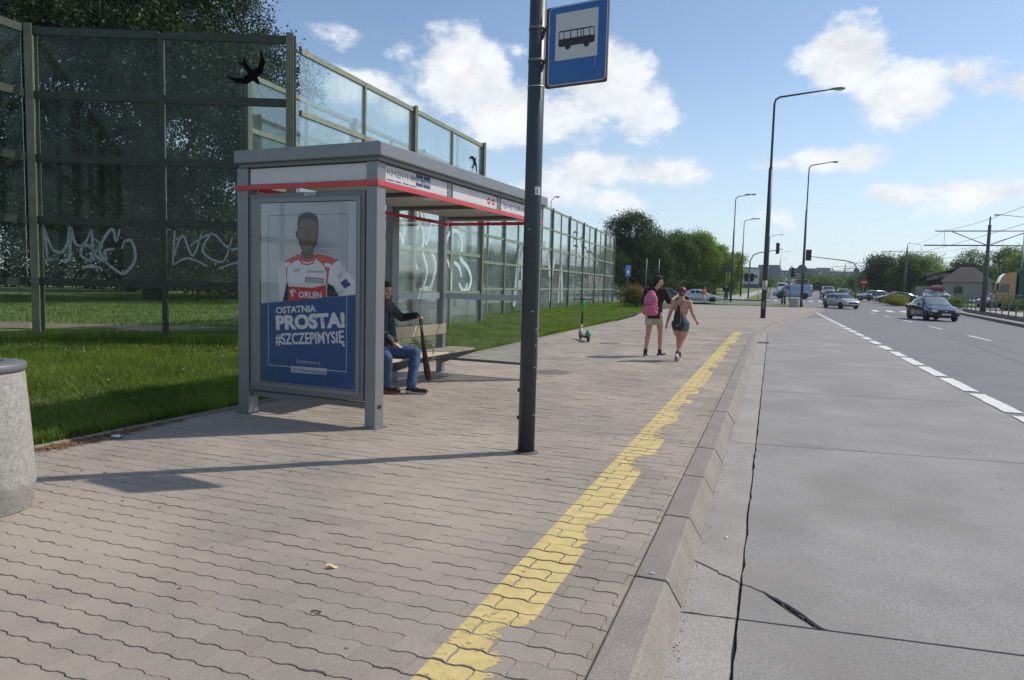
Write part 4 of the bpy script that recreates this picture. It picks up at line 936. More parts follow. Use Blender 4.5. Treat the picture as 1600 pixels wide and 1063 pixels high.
# ================================================================ people
SKIN = mat('skin', (.50,.29,.20), .5, var=.05, vscale=10); SKIN2 = mat('skin_sunned', (.52,.27,.19), .5, var=.07, vscale=8)
def align(d):
    return Vector(d).normalized().to_track_quat('Z', 'Y').to_matrix().to_4x4()
class Blob:
    """overlapping closed shapes fused by a voxel remesh into one skin"""
    def __init__(s, inf=0): s.m = MB(); s.inf = inf
    def E(s, c, r, d=None, rot=None):
        r = [x+s.inf for x in r]; n, k = 16, 10; T = Matrix.Translation(c) @ (rot if rot is not None else Matrix.Identity(4)) @ Matrix.Diagonal((*r, 1))
        s.m.lathe([(math.sin(math.pi*i/k), -math.cos(math.pi*i/k)) if 0 < i < k else (0, -1 if i == 0 else 1) for i in range(k+1)], (0,0,0), n, True, T); return s
    def C(s, a, b, ra, rb, flat=1.0):
        ra += s.inf; rb += s.inf; a = Vector(a); b = Vector(b); L_ = (b-a).length; T = Matrix.Translation(a) @ align(b-a) @ Matrix.Diagonal((1, flat, 1, 1))
        k = 4; prof = [(0,-ra)] + [(ra*math.sin(math.pi/2*i/k), -ra*math.cos(math.pi/2*i/k)) for i in range(1, k+1)] + [(rb*math.cos(math.pi/2*i/k), L_+rb*math.sin(math.pi/2*i/k)) for i in range(0, k)] + [(0,L_+rb)]
        s.m.lathe(prof, (0,0,0), 14, True, T); return s
    def chain(s, pts, rs, flat=1.0):
        for i in range(len(pts)-1): s.C(pts[i], pts[i+1], rs[i], rs[i+1], flat)
        return s
    def build(s, name, m, parent, vox=.012, smooth=4, cuts=()):
        me = bpy.data.meshes.new(name); me.from_pydata(s.m.v, [], s.m.f); o = bpy.data.objects.new(name, me); COL.objects.link(o)
        md = o.modifiers.new('r', 'REMESH'); md.mode = 'VOXEL'; md.voxel_size = vox; md.use_smooth_shade = True
        sm = o.modifiers.new('s', 'SMOOTH'); sm.iterations = smooth; sm.factor = .5
        me2 = evald(o); COL.objects.unlink(o); bpy.data.objects.remove(o)
        if cuts:
            b = bmesh.new(); b.from_mesh(me2)
            for (co, no) in cuts:
                bmesh.ops.bisect_plane(b, geom=b.verts[:]+b.edges[:]+b.faces[:], plane_co=co, plane_no=no, clear_outer=True)
                bmesh.ops.holes_fill(b, edges=[e for e in b.edges if e.is_boundary], sides=0)
            b.to_mesh(me2); b.free()
        me2.materials.clear(); me2.materials.append(m); me2.name = name
        return ob(name, me2, parent)
def mid(a, b, t=.5): return tuple(a[i]+(b[i]-a[i])*t for i in range(3))
def torso(B, J, w=1.0):
    B.E(J['pelvis'], (.155*w,.105*w,.115)); B.E(mid(J['pelvis'],J['chest'],.5), (.128*w,.095*w,.15)); B.E(J['chest'], (.158*w,.108*w,.17))
    B.C(J['shL'], J['shR'], .058, .058); B.C(mid(J['chest'],J['shL'],.6), J['shL'], .08, .055); B.C(mid(J['chest'],J['shR'],.6), J['shR'], .08, .055)
    B.C(mid(J['chest'],J['pelvis'],.1), J['pelvis'], .10*w, .10*w)
def leg(B, J, s, k=1.0, upto=1.0):
    h, n, a = J['hip'+s], J['knee'+s], J['ank'+s]
    B.chain([h, mid(h,n,.5), n], [.088*k,.075*k,.053*k])
    if upto > .5: B.chain([n, mid(n,a,.3), mid(n,a,.7), a], [.051*k,.057*k,.042*k,.035*k])
def arm(B, J, s, k=1.0, fore=True):
    h, e, w = J['sh'+s], J['el'+s], J['wr'+s]
    B.chain([h, mid(h,e,.5), e], [.053*k,.045*k,.037*k])
    if fore: B.chain([e, mid(e,w,.35), w], [.037*k,.036*k,.025*k])
def hand(B, w, d, palm, thumb, curl=.5, sc=1.0):
    """w wrist, d direction of the fingers, palm normal, thumb side"""
    w = Vector(w); d = Vector(d).normalized(); pn = Vector(palm).normalized(); th = Vector(thumb).normalized()
    c = w+d*.05*sc; B.C(w, w+d*.075*sc, .024*sc, .026*sc); 
    for i, (o, l) in enumerate(((.030,.072),(.010,.080),(-.011,.074),(-.031,.058))):
        a = w+d*.078*sc+th*o*sc; B.C(w+d*.03*sc+th*o*.7*sc, a, .012*sc, .0105*sc)
        d2 = (d+pn*curl*.6).normalized(); b = a+d2*l*.55*sc; d3 = (d+pn*curl*1.6).normalized(); B.chain([a, b, b+d3*l*.5*sc], [.0098*sc,.0090*sc,.0075*sc])
    a = w+d*.02*sc+th*.022*sc; b = a+(d*.5+th*.8+pn*.3).normalized()*.038*sc; B.chain([a, b, b+(d*.9+th*.2+pn*.4).normalized()*.032*sc], [.013*sc,.0115*sc,.009*sc])
def head(B, c, yaw=0, tilt=0, sc=1.0):
    R_ = Matrix.Translation(c) @ Euler((tilt,0,yaw)).to_matrix().to_4x4() @ Matrix.Scale(sc, 4)
    P = lambda x,y,z: tuple(R_ @ Vector((x,y,z))); r4 = Euler((tilt,0,yaw)).to_matrix().to_4x4()
    B.E(P(0,-.008,.025), (.075*sc,.093*sc,.088*sc), rot=r4); B.E(P(0,.018,-.04), (.058*sc,.066*sc,.068*sc), rot=r4); B.E(P(0,.055,-.085), (.03*sc,.028*sc,.022*sc), rot=r4)
    B.chain([P(0,.082,.012), P(0,.102,-.028)], [.010*sc,.014*sc]); B.E(P(0,.082,-.058), (.024*sc,.012*sc,.010*sc), rot=r4)
    B.C(P(-.035,.073,.026), P(.035,.073,.026), .014*sc, .014*sc)
    for s in (-1,1): B.E(P(s*.075,-.008,-.005), (.012*sc,.022*sc,.032*sc), rot=r4); B.E(P(s*.033,.066,.008), (.014*sc,.012*sc,.011*sc), rot=r4); B.E(P(s*.04,.055,-.025), (.022*sc,.02*sc,.02*sc), rot=r4)
    return R_
def eyes(R_, parent):
    for s in (-1,1):
        m = MB(); m.lathe([(0,-.011),(.008,-.007),(.011,0),(.008,.007),(0,.011)], (0,0,0), 8, True, R_ @ Matrix.Translation((s*.033,.0755,.008))); m.build('eye', mat('eye_dark', (.03,.02,.015), .2), parent)
def shoe(name, ank, toe, m, sole, parent, vox=.009, k=1.0):
    a = Vector(ank); t = Vector(toe); d = (t-a); d.z = 0; d.normalize() if d.length > 1e-5 else None
    pitch = t.z-a.z
    heel = a - d*.045; heel.z = a.z-.055*k
    B = Blob(); B.C(heel, t, .036*k, .034*k); B.C(a, mid(heel,t,.3), .044*k, .042*k); B.C(mid(heel,t,.35), t, .044*k, .036*k)
    o = B.build(name, m, parent, vox, 3)
    B = Blob(); hz = Vector((0,0,.028)); B.C(heel-hz, t-hz, .036*k, .035*k, .95); so = B.build('sole', sole, o, vox, 2)
    return o
TEE = mat('black_tshirt', (.022,.018,.020), .85, var=.3, vscale=6, bump=.02, bscale=9); CREAM = mat('cream_shorts', (.52,.47,.38), .85, var=.1, vscale=6, bump=.015, bscale=12)
HAIRD = mat('dark_hair', (.022,.013,.009), .8, var=.35, vscale=50, bump=.004, bscale=120); HAIRR = mat('red_hair', (.13,.022,.016), .45, var=.35, vscale=50, bump=.004, bscale=120)
SHK = mat('black_shoe', (.02,.02,.022), .6); SHW = mat('white_sole', (.55,.54,.50), .7); SHG = mat('grey_shoe', (.20,.19,.18), .7)
DENIMG = mat('grey_denim', (.13,.15,.17), .9, var=.15, vscale=14); DENIM = mat('blue_denim', (.045,.095,.20), .85, var=.25, vscale=9, bump=.015, bscale=14)
JACKET = mat('black_jacket', (.014,.016,.024), .6, var=.3, vscale=8, bump=.02, bscale=11)
# ---- man walking away, head turned right
wm = thing('person', 'person walking away in black t-shirt and cream shorts, wearing the pink backpack', 'person', (-2.40,15.50,0), math.radians(-4), 'pedestrians on the pavement')
J = dict(pelvis=(0,0,.95), chest=(.01,.0,1.27), shL=(-.185,.0,1.455), shR=(.20,.02,1.45), hipL=(-.095,0,.92), kneeL=(-.13,.02,.50), ankL=(-.145,-.13,.09), hipR=(.095,0,.92), kneeR=(.12,.12,.51), ankR=(.10,.20,.09),
         elL=(-.27,.05,1.18), wrL=(-.22,.26,1.12), elR=(.30,.06,1.22), wrR=(.42,.25,1.35))
def human(t, J, hc, yaw, tilt, k, skin, w=1.0, vox=.011, hands=True, hsc=1.0):
    B = Blob(); torso(B, J, w)
    for s in 'LR': leg(B, J, s, k); arm(B, J, s, k)
    for s in 'LR': B.C(J['ank'+s], J['toe'+s] if 'toe'+s in J else (J['ank'+s][0], J['ank'+s][1]+.14, .03), .028, .020)
    B.C(J['chest'], mid(J['shL'],J['shR']), .08, .07); nb = mid(J['shL'],J['shR']); B.C((nb[0],nb[1]-.01,nb[2]-.01), (hc[0],hc[1]-.015,hc[2]-.06), .056, .050)
    R_ = head(B, hc, yaw, tilt, hsc)
    if hands:
        for s in 'LR':
            d, pn, th = J['hand'+s]; hand(B, J['wr'+s], d, pn, th, J.get('curl'+s, .5))
    o = B.build('body', skin, t, vox, 3); eyes(R_, o) if vox < .02 else None
    return R_
J['handL'] = ((.2,.9,.1),(1,0,0),(0,0,1)); J['handR'] = ((.3,.6,.5),(-.8,.4,0),(0,.3,1)); J['curlR'] = 1.1; J['toeL'] = (-.16,.02,.035); J['toeR'] = (.17,.36,.035)
R_ = human(wm, J, (.05,.03,1.655), math.radians(-62), -.12, 1.0, SKIN)
B = Blob(.014); torso(B, J, 1.08); B.C(mid(J['chest'],J['pelvis'],.2), (0,0,.84), .135, .16)
for s in 'LR': B.chain([J['sh'+s], mid(J['sh'+s],J['el'+s],.92)], [.062,.060])
B.build('tshirt', TEE, wm, .012, 3, (((0,0,.845),(0,.0,-1)),))
B = Blob(.016); B.E(J['pelvis'], (.155,.108,.13))
for s in 'LR': B.chain([J['hip'+s], mid(J['hip'+s],J['knee'+s],.55)], [.094,.088])
B.build('shorts', CREAM, wm, .012, 3, (((0,0,.70),(0,0,-1)),))
B = Blob(); rr = R_
for c, r in (((0,-.028,.045),(.086,.088,.085)),((0,-.01,.075),(.080,.092,.062)),((0,-.07,-.01),(.070,.05,.075)),((.0,.045,.098),(.062,.05,.03)),((0,-.06,-.075),(.05,.035,.045)),((.055,-.03,.01),(.03,.05,.05)),((-.055,-.03,.01),(.03,.05,.05))): B.E(tuple(rr @ Vector(c)), r, rot=rr.to_3x3().to_4x4())
B.build('hair', HAIRD, wm, .009, 1)
shoe('shoe', J['ankL'], J['toeL'], SHK, SHW, wm); shoe('shoe', J['ankR'], J['toeR'], SHK, SHW, wm)
for s in 'LR':
    B = Blob(.006); B.C((J['ank'+s][0],J['ank'+s][1],.085), mid(J['ank'+s],J['knee'+s],.12), .038, .040); B.build('sock', SHK, wm, .009, 2)
# phone in hand
PH = thing('phone', 'dark phone held up by the person with the pink backpack', 'phone', (-1.93,15.78,1.44)); bx('body', SHK, PH, -.004,.004,-.035,.035,-.07,.07, .003)
# pink backpack
PINK = mat('pink_fabric', (.56,.15,.24), .8, var=.12, vscale=7, bump=.003, bscale=18); DPINK = mat('dark_pink_trim', (.07,.02,.035), .8)
bp = thing('backpack', 'pink backpack on the back of the walking person in black', 'backpack', (-2.46,15.28,.93), math.radians(2))
B = Blob(); B.E((0,-.05,.14), (.175,.085,.16)); B.E((0,-.03,.30), (.155,.075,.18)); B.E((0,0,.43), (.10,.06,.10)); B.C((-.10,-.05,.05),(.10,-.05,.05),.07,.07); B.build('bag', PINK, bp, .012, 3)
B = Blob(); B.E((0,-.105,.13), (.135,.055,.105)); B.C((-.09,-.10,.07),(.09,-.10,.07),.05,.05); B.build('front_pocket', PINK, bp, .012, 3)
pipe('zip', DPINK, bp, [(-.165,-.075,.20),(-.10,-.135,.225),(0,-.155,.23),(.10,-.135,.225),(.165,-.075,.20)], .006, 6)
for s in (-1,1): MB().tube([(s*.08,.03,.48),(s*.11,.16,.56),(s*.13,.30,.45),(s*.13,.30,.25),(s*.15,.12,.08)], .018, 6).build('strap', DPINK, bp)
pipe('grab_loop', DPINK, bp, [(-.03,0,.50),(-.02,-.01,.54),(.02,-.01,.54),(.03,0,.50)], .007, 6)
# ---- woman walking away
ww = thing('person', 'red-haired person with bare back and grey denim shorts walking away', 'person', (-1.76,14.90,0), math.radians(-3), 'pedestrians on the pavement')
J = dict(pelvis=(0,0,.80), chest=(.0,.0,1.07), shL=(-.165,.0,1.225), shR=(.165,.0,1.225), hipL=(-.09,0,.78), kneeL=(-.055,.16,.46), ankL=(-.04,.22,.09), hipR=(.085,0,.78), kneeR=(.05,.02,.44), ankR=(-.015,-.20,.15),
         elL=(-.23,-.03,.97), wrL=(-.29,.0,.76), elR=(.245,-.06,1.00), wrR=(.31,.08,.84), toeL=(-.05,.40,.035), toeR=(-.03,-.06,.05))
J['handL'] = ((-.15,.1,-1),(1,0,0),(0,1,0)); J['handR'] = ((.3,.8,-.4),(-1,0,0),(0,.3,1)); J['curlR'] = 1.2
R_ = human(ww, J, (.0,.03,1.425), 0, -.10, .98, SKIN2, w=.94, hsc=.92)
B = Blob(.010); B.E((0,0,.79), (.152,.118,.12)); B.E((0,-.01,.86), (.130,.10,.10))
for s in 'LR': B.chain([J['hip'+s], mid(J['hip'+s],J['knee'+s],.55)], [.094,.086])
B.build('shorts', DENIMG, ww, .012, 3, (((0,0,.625),(0,0,-1)),((0,0,.935),(0,0,1))))
B = Blob(.001)
for s in 'LR': B.chain([J['hip'+s], mid(J['hip'+s],J['knee'+s],.6)], [.092,.086])
B.build('thigh', SKIN2, ww, .012, 3, (((0,0,.66),(0,0,1)),))
B = Blob(); 
for c, r in (((0,-.025,.04),(.084,.085,.088)),((0,-.005,.07),(.078,.092,.065)),((0,-.06,-.02),(.065,.045,.06)),((0,-.105,-.045),(.038,.036,.04))): B.E(tuple(R_ @ Vector(c)), [x*1.0 for x in r])
B.build('hair', HAIRR, ww, .009, 1)
B = Blob(.004); B.E((0,.045,1.08), (.14,.095,.10)); B.build('top', TEE, ww, .012, 2, (((0,-.02,0),(0,-1,0)),))
shoe('shoe', J['ankL'], J['toeL'], SHG, SHW, ww)
# trailing foot: heel lifted, sole to the viewer
B = Blob(); B.C((-.02,-.235,.115), (-.03,-.06,.035), .040, .040); B.C((-.015,-.20,.15), (-.02,-.17,.08), .044, .042); o = B.build('shoe', SHW, ww, .009, 3)
B = Blob(); B.C((-.02,-.262,.095), (-.03,-.08,.018), .034, .036, .9); B.build('sole', SHG, o, .009, 2)
for s in 'LR':
    B = Blob(.005); B.C(J['ank'+s], mid(J['ank'+s],J['knee'+s],.13), .038, .040); B.build('sock', SHK, ww, .009, 2)
gb = thing('drawstring_bag', 'black drawstring bag on the bare back of the red-haired person', 'bag', (-1.80,14.76,.68), math.radians(-3))
B = Blob(); B.E((0,-.01,.09), (.135,.07,.12)); B.E((0,0,.22), (.095,.055,.18)); B.E((.0,.01,.38), (.04,.035,.12)); B.build('bag', mat('black_nylon', (.010,.011,.014), .5, var=.2, vscale=15, bump=.004, bscale=20), gb, .011, 3)
for s in (-1,1): MB().tube([(s*.02,.01,.48),(s*.08,.06,.60),(s*.10,.16,.56),(s*.11,.22,.40)], .006, 6).build('cord', SHK, gb)
pipe('cord', SHW, gb, [(.05,-.055,.44),(.07,-.07,.25),(.06,-.085,.08)], .003, 5)
m = MB(); m.lathe([(0,0),(.018,0),(.018,.002),(0,.002)], (0,0,0), 12, False, Matrix.Translation((.0,-.080,.07)) @ Matrix.Rotation(math.pi/2,4,'X')); m.build('emblem', mat('emblem_grey', (.35,.35,.36), .6), gb)
# ---- man seated on the bench, facing the road
sm_ = thing('person', 'person in black jacket and jeans seated on the shelter bench', 'person', (-4.92,8.30,0), math.radians(-90))
J = dict(pelvis=(0,-.06,.565), chest=(-.01,-.10,.98), shL=(-.20,-.05,1.16), shR=(.19,-.09,1.16), hipL=(-.10,-.04,.555), kneeL=(-.13,.40,.555), ankL=(-.03,.40,.115), hipR=(.10,-.04,.555), kneeR=(.40,.27,.52), ankR=(.14,.10,.13),
         elL=(-.45,-.0,1.00), wrL=(-.44,.24,1.045), elR=(.27,.04,.90), wrR=(.24,.25,.70), toeL=(-.07,.60,.04), toeR=(.10,.27,.045))
J['handL'] = ((-.35,.75,-.35),(.0,-.3,-1),(.9,.4,0)); J['curlL'] = .9; J['handR'] = ((.1,1,-.2),(0,0,-1),(-1,0,0)); J['curlR'] = .3
R_ = human(sm_, J, (-.01,-.0,1.385), math.radians(-20), -.15, 1.0, SKIN, vox=.009)
B = Blob(.018); torso(B, J, 1.05)
for s in 'LR': arm(B, J, s, 1.12)
B.C(mid(J['shL'],J['shR']), (-.01,-.05,1.24), .075, .062); B.C((-.10,-.02,1.0), (-.09,.02,.72), .075, .085); B.C((.10,-.02,1.0), (.09,.02,.72), .075, .085)
wl = Vector(J['wrL']); dl = (wl-Vector(J['elL'])).normalized()
B.build('jacket', JACKET, sm_, .011, 2, ((tuple(wl-dl*.055), tuple(dl)),) if False else ())
B = Blob(.012); B.E((-.01,.045,.70), (.10,.06,.09)); B.build('shirt', mat('grey_shirt', (.17,.17,.20), .9), sm_, .012, 2)
B = Blob(.016); B.E(J['pelvis'], (.165,.115,.10))
for s in 'LR': leg(B, J, s, 1.12); B.C(mid(J['knee'+s],J['ank'+s],.6), mid(J['knee'+s],J['ank'+s],.97), .056, .058)
B.build('jeans', DENIM, sm_, .011, 2)
B = Blob(.018); B.E((0,-.06,.665), (.135,.10,.02)); B.build('belt', mat('brown_belt', (.06,.03,.02), .5), sm_, .010, 2)
B = Blob()
for c, r in (((0,-.03,.045),(.082,.085,.082)),((0,-.012,.07),(.078,.09,.06)),((0,-.06,-.02),(.066,.045,.06))): B.E(tuple(R_ @ Vector(c)), r, rot=R_.to_3x3().to_4x4())
B.build('hair', mat('brown_hair', (.045,.03,.022), .6, var=.3, vscale=50), sm_, .009, 1)
MB().tube([tuple(R_ @ Vector((-.055,.05,-.13))), tuple(R_ @ Vector((-.01,.09,-.17))), tuple(R_ @ Vector((.05,.06,-.13)))], .012, 8).build('collar', mat('red_collar', (.35,.10,.07), .8), sm_)
m = MB(); m.tube([tuple(wl-dl*.005-Vector((0,0,0))), tuple(wl+dl*.014)], .0285, 14); m.build('watch', SHK, sm_)
shoe('shoe', J['ankL'], J['toeL'], SHK, SHW, sm_); shoe('shoe', J['ankR'], J['toeR'], SHK, mat('red_sole', (.40,.08,.07), .7), sm_)
um = thing('umbrella', 'burgundy folded umbrella with a black handle held by the seated person', 'umbrella', (-4.63,8.76,0))
BURG = mat('burgundy_fabric', (.05,.014,.016), .6, var=.2, vscale=12)
axis = (Vector((.13,.05,.09)), Vector((0,-.03,1.04)))
m = MB(); n = 16; P = []
for i in range(9):
    t = i/8; c = axis[0].lerp(axis[1], .04+t*.74); r = .010+.034*(1-t)**.8*(1 if i else .55)
    for k in range(n): a = 2*math.pi*k/n; rr_ = r*(1+.28*(k % 2)); P.append((c.x+rr_*math.cos(a), c.y+rr_*.8*math.sin(a), c.z))
m.add(P, [(i*n+k, i*n+(k+1)%n, (i+1)*n+(k+1)%n, (i+1)*n+k) for i in range(8) for k in range(n)] + [tuple(range(n))[::-1]], False); m.build('canopy', BURG, um)
MB().tube([axis[0], axis[0].lerp(axis[1], .06)], .005, 6).build('tip', SHK, um)
MB().tube([axis[0].lerp(axis[1], .74), axis[0].lerp(axis[1], .9), axis[1]], [.013,.012,.016], 8).build('handle', SHK, um)
pipe('wrist_strap', SHK, um, [axis[1], (.035,-.01,.96), (.045,0,.84), (.06,.01,.72)], .006, 6)
# ---- people far off
def far_person(label, loc, rz, top, bottom, skin=SKIN, h=1.75, hairm=HAIRD, step=.12, long_=False, group='pedestrians on the pavement'):
    t = thing('person', label, 'person', loc, rz, group); k = h/1.78
    J = {a: tuple(x*k for x in b) for a, b in dict(pelvis=(0,0,.95), chest=(0,0,1.27), shL=(-.185,0,1.45), shR=(.185,0,1.45), hipL=(-.09,0,.92), kneeL=(-.11,.04+step*.3,.5), ankL=(-.11,step,.09), hipR=(.09,0,.92), kneeR=(.11,.04,.5), ankR=(.11,-step,.09), elL=(-.27,-.02,1.17), wrL=(-.27,.14,.98), elR=(.27,-.02,1.17), wrR=(.25,.16,1.0)).items()}
    R_ = human(t, J, (0,.02,1.65*k), 0, 0, 1, skin, vox=.026, hands=False)
    B = Blob(.016); torso(B, J, 1.08)
    for s in 'LR': B.chain([J['sh'+s], mid(J['sh'+s],J['el'+s],.9)], [.062,.06]); arm(B, J, s, 1.1) if long_ else None
    B.build('shirt', top, t, .026, 2)
    B = Blob(.018); B.E(J['pelvis'], (.16,.11,.13))
    for s in 'LR': B.chain([J['hip'+s], mid(J['hip'+s],J['knee'+s],.8)], [.094,.08]); leg(B, J, s, 1.1) if long_ else None
    B.build('shorts' if not long_ else 'trousers', bottom, t, .026, 2)
    B = Blob(); B.E((0,0,1.70*k), (.085,.10,.08)); B.build('hair', hairm, t, .022, 1)
    for s in 'LR': B = Blob(); a = J['ank'+s]; B.C((a[0],a[1]-.04,.045), (a[0],a[1]+.17,.04), .045, .04); B.build('shoe', SHK, t, .022, 1)
    return t
far_person('person in dark t-shirt and denim shorts coming towards the camera on the far pavement', (-4.11,69.7,0), math.pi, TEE, mat('far_denim', (.07,.12,.2), .8), h=1.98)
ORG = mat('orange_top', (.62,.10,.03), .8)
far_person('person in orange top and white trousers beside the silver sedan', (-6.62,75.2,0), math.radians(-120), ORG, mat('white_trousers', (.55,.54,.52), .8), h=1.72, hairm=mat('auburn_hair', (.25,.06,.03), .6), long_=True)
far_person('tiny distant person on the footpath between the lawns left of the lamp posts', (-6.4,150,gz(150)), math.pi, mat('dark_red_top', (.12,.03,.04), .8), JACKET, h=1.75, long_=True)
GRN = mat('olive_clothes', (.10,.12,.07), .85)
def cyclist():
    t = thing('bicycle', 'bicycle ridden by the person in olive clothes near the crossing', 'bicycle', (1.15,78.6,.035), math.radians(14)); K = SHK
    for y in (-.52,.52):
        w = MB(); T = Matrix.Translation((0,y,.34)) @ Matrix.Rotation(math.pi/2,4,'Y'); w.lathe([(.32,-.02),(.345,-.012),(.345,.012),(.32,.02),(.31,0),(.32,-.02)], (0,0,0), 20, True, T)
        for k in range(6): a = math.pi*k/6; w.tube([(0,y+.31*math.cos(a),.34+.31*math.sin(a)),(0,y-.31*math.cos(a),.34-.31*math.sin(a))], .003, 4)
        w.build('wheel', K, t)
    m = MB()
    for a, b in (((0,-.52,.34),(0,-.12,.34)),((0,-.12,.34),(0,-.25,.88)),((0,-.25,.80),(0,.36,.86)),((0,-.12,.34),(0,.38,.78)),((0,-.52,.34),(0,-.24,.78)),((0,.52,.34),(0,.36,.98))): m.tube([a,b], .018, 6)
    m.build('frame', mat('bike_frame', (.05,.08,.10), .4), t); MB().tube([(-.3,.30,1.05),(0,.36,1.02),(.3,.30,1.05)], .014, 6).build('handlebar', K, t); MB().box(-.07,.07,-.38,-.14,.90,.96).build('saddle', K, t, bevel=.02)
    p_ = thing('person', 'person in olive clothes riding the bicycle near the crossing', 'person', (1.15,78.6,.035), math.radians(14))
    J = dict(pelvis=(0,-.25,1.02), chest=(0,-.08,1.35), shL=(-.19,0,1.52), shR=(.19,0,1.52), hipL=(-.09,-.22,1.0), kneeL=(-.11,.12,.80), ankL=(-.11,-.05,.42), hipR=(.09,-.22,1.0), kneeR=(.11,.10,.62), ankR=(.11,-.10,.22), elL=(-.27,.14,1.28), wrL=(-.27,.30,1.08), elR=(.27,.14,1.28), wrR=(.27,.30,1.08), toeL=(-.11,.10,.36), toeR=(.11,.06,.16))
    human(p_, J, (0,.06,1.73), 0, 0, 1, SKIN, vox=.026, hands=False)
    B = Blob(.02); torso(B, J, 1.1); [arm(B, J, s, 1.15) for s in 'LR']; B.build('jacket', GRN, p_, .026, 2)
    B = Blob(.02); B.E(J['pelvis'], (.16,.12,.12)); [leg(B, J, s, 1.1) for s in 'LR']; B.build('trousers', GRN, p_, .026, 2)
    B = Blob(); B.E((0,.05,1.79), (.09,.105,.075)); B.build('helmet', HAIRR, p_, .022, 1)
cyclist()
# ================================================================ street lamps, signals, signs
LPOLE = mat('lamp_pole_dark', (.045,.06,.07), .5, .3, var=.1, vscale=2); LPOLE2 = mat('lamp_pole_grey', (.20,.22,.23), .5, .4)
LHEAD = mat('lamp_head_grey', (.16,.17,.18), .5); LGLASS = mat('lamp_glass', (.55,.55,.50), .15)
def lamp(label, loc, h, arm, side=1, m=LPOLE, r=.11, n2=0, group='street lamps along the road'):
    t = thing('street_lamp', label, 'street lamp', loc, 0, group); hb = h*.68
    MB().tube([(0,0,-.05),(0,0,hb)], [r,r*.82], 16).build('lower_pole', m, t)
    MB().tube([(0,0,hb),(0,0,hb+.12),(0,0,h-.35),(side*.06,0,h-.14),(side*.25,0,h-.02),(side*(arm-.6),0,h+.22)], [r*.8,r*.5,r*.42,r*.4,r*.38,r*.33], 12).build('mast_arm', m, t)
    def hd(x):
        q = MB(); q.lathe([(0,-.02),(.07,0),(.12,.25),(.13,.5),(.06,.68),(0,.70)], (0,0,0), 12, True, Matrix.Translation((side*x,0,h+.23)) @ Matrix.Rotation(side*math.pi/2,4,'Y') @ Matrix.Diagonal((.55,1,1,1))); o = q.build('lamp_head', LHEAD, t)
        q = MB(); q.lathe([(0,0),(.09,.02),(.10,.2),(.05,.35),(0,.36)], (0,0,0), 10, True, Matrix.Translation((side*(x+.28),0,h+.18)) @ Matrix.Rotation(side*math.pi/2,4,'Y') @ Matrix.Diagonal((.7,1,1,1))); q.build('diffuser', LGLASS, o)
    hd(arm-.62)
    if n2: hd(arm-.62-n2)
    if h > 9 and loc[1] < 75:
        bx('service_door', LHEAD, t, -.06,.06,-r-.006,-r*.9,.55,.95)
    return t
la = lamp('tallest street lamp, nearest one on the pavement, arm reaching over the bus bay', (-.41,40.7,0), 11.85, 3.35, r=.135)
m = MB(); m.tube([(0,0,1.55),(0,0,2.05)], .137, 16); m.build('notice', mat('pasted_paper', (.42,.42,.42), .8, var=.3, vscale=10), la)
lb = lamp('street lamp with a round sign, right beside the square litter bin', (2.66,72.4,0), 13.4, 2.45, r=.125)
lamp('left one of the two street lamps standing right of the trees', (-4.48,84.9,gz(84.9)), 12.0, 2.15, n2=.55, r=.12)
lamp('lamp post between the left pair and the tallest lamp, arm with two heads', (-4.42,110,gz(110)), 11.35, 2.1, n2=.5, r=.12)
lamp('distant street lamp just right of the tallest lamp post', (-1.0,150,gz(150)), 11.5, 2.4, r=.12, m=LPOLE2)
lamp('second distant street lamp, far down the road verge', (1.9,225,gz(225)), 11.2, 2.4, r=.12, m=LPOLE2)
lamp('smallest distant street lamp, far down the road verge', (2.3,300,gz(300)), 11.2, 2.4, r=.12, m=LPOLE2)
lamp('street lamp rising behind the long noise barrier, right of the bus stop pole', (-23.95,76.3,0), 11.2, .95, r=.09)
lamp('grey street lamp behind the nearest tram mast, arm to the left', (25.6,92,.3), 10.0, 2.9, -1, LPOLE2, .09)
lamp('grey street lamp at the right edge above the truck, arm to the left', (35.5,100,.3), 12.2, 3.4, -1, LPOLE2, .09)
lamp('faint grey street lamp between the second and nearest tram masts', (30.0,175,.9), 11.5, 2.6, -1, LPOLE2, .10)
SIGK = mat('signal_black', (.012,.013,.014), .5)
def signal(par, c, h=1.05, face=-1, rz=0, lens=True):
    s_ = ob('signal_head', None, par, c); s_.rotation_euler = (0,0,rz)
    MB().box(-.16,.16,-.10,.10,-h/2,h/2).build('housing', SIGK, s_, bevel=.02)
    for i, cl in enumerate(((.20,.02,.015),(.22,.12,.01),(.01,.14,.07))):
        z = h/2-h/6-i*h/3
        T = Matrix.Translation((0,-.10,z)) @ Matrix.Rotation(math.pi/2,4,'X')
        MB().lathe([(0,.002),(.105,.002),(.10,.012),(0,.018)], (0,0,0), 14, True, T).build('lens', mat('lens%d' % i, cl, .2), s_)
        q = MB(); n = 10; vs_ = []
        for d in (.0,.24):
            for k in range(n+1): a = math.radians(-20+220*k/n); vs_.append((.13*math.cos(a), -.10-d, z+.13*math.sin(a)-d*.12))
        q.add(vs_, [(k,k+1,n+2+k,n+1+k) for k in range(n)]); q.build('visor', SIGK, s_)
    bx('back_board', SIGK, s_, -.24,.24,.101,.115,-h/2-.12,h/2+.12)
    return s_
def disc(name, m, par, c, r, d=.02, rz=0, n=24):
    q = MB(); q.lathe([(0,0),(r,0),(r,d),(0,d)], (0,0,0), n, False, Matrix.Translation(c) @ Matrix.Rotation(rz,4,'Z') @ Matrix.Rotation(math.pi/2,4,'X')); return q.build(name, m, par)
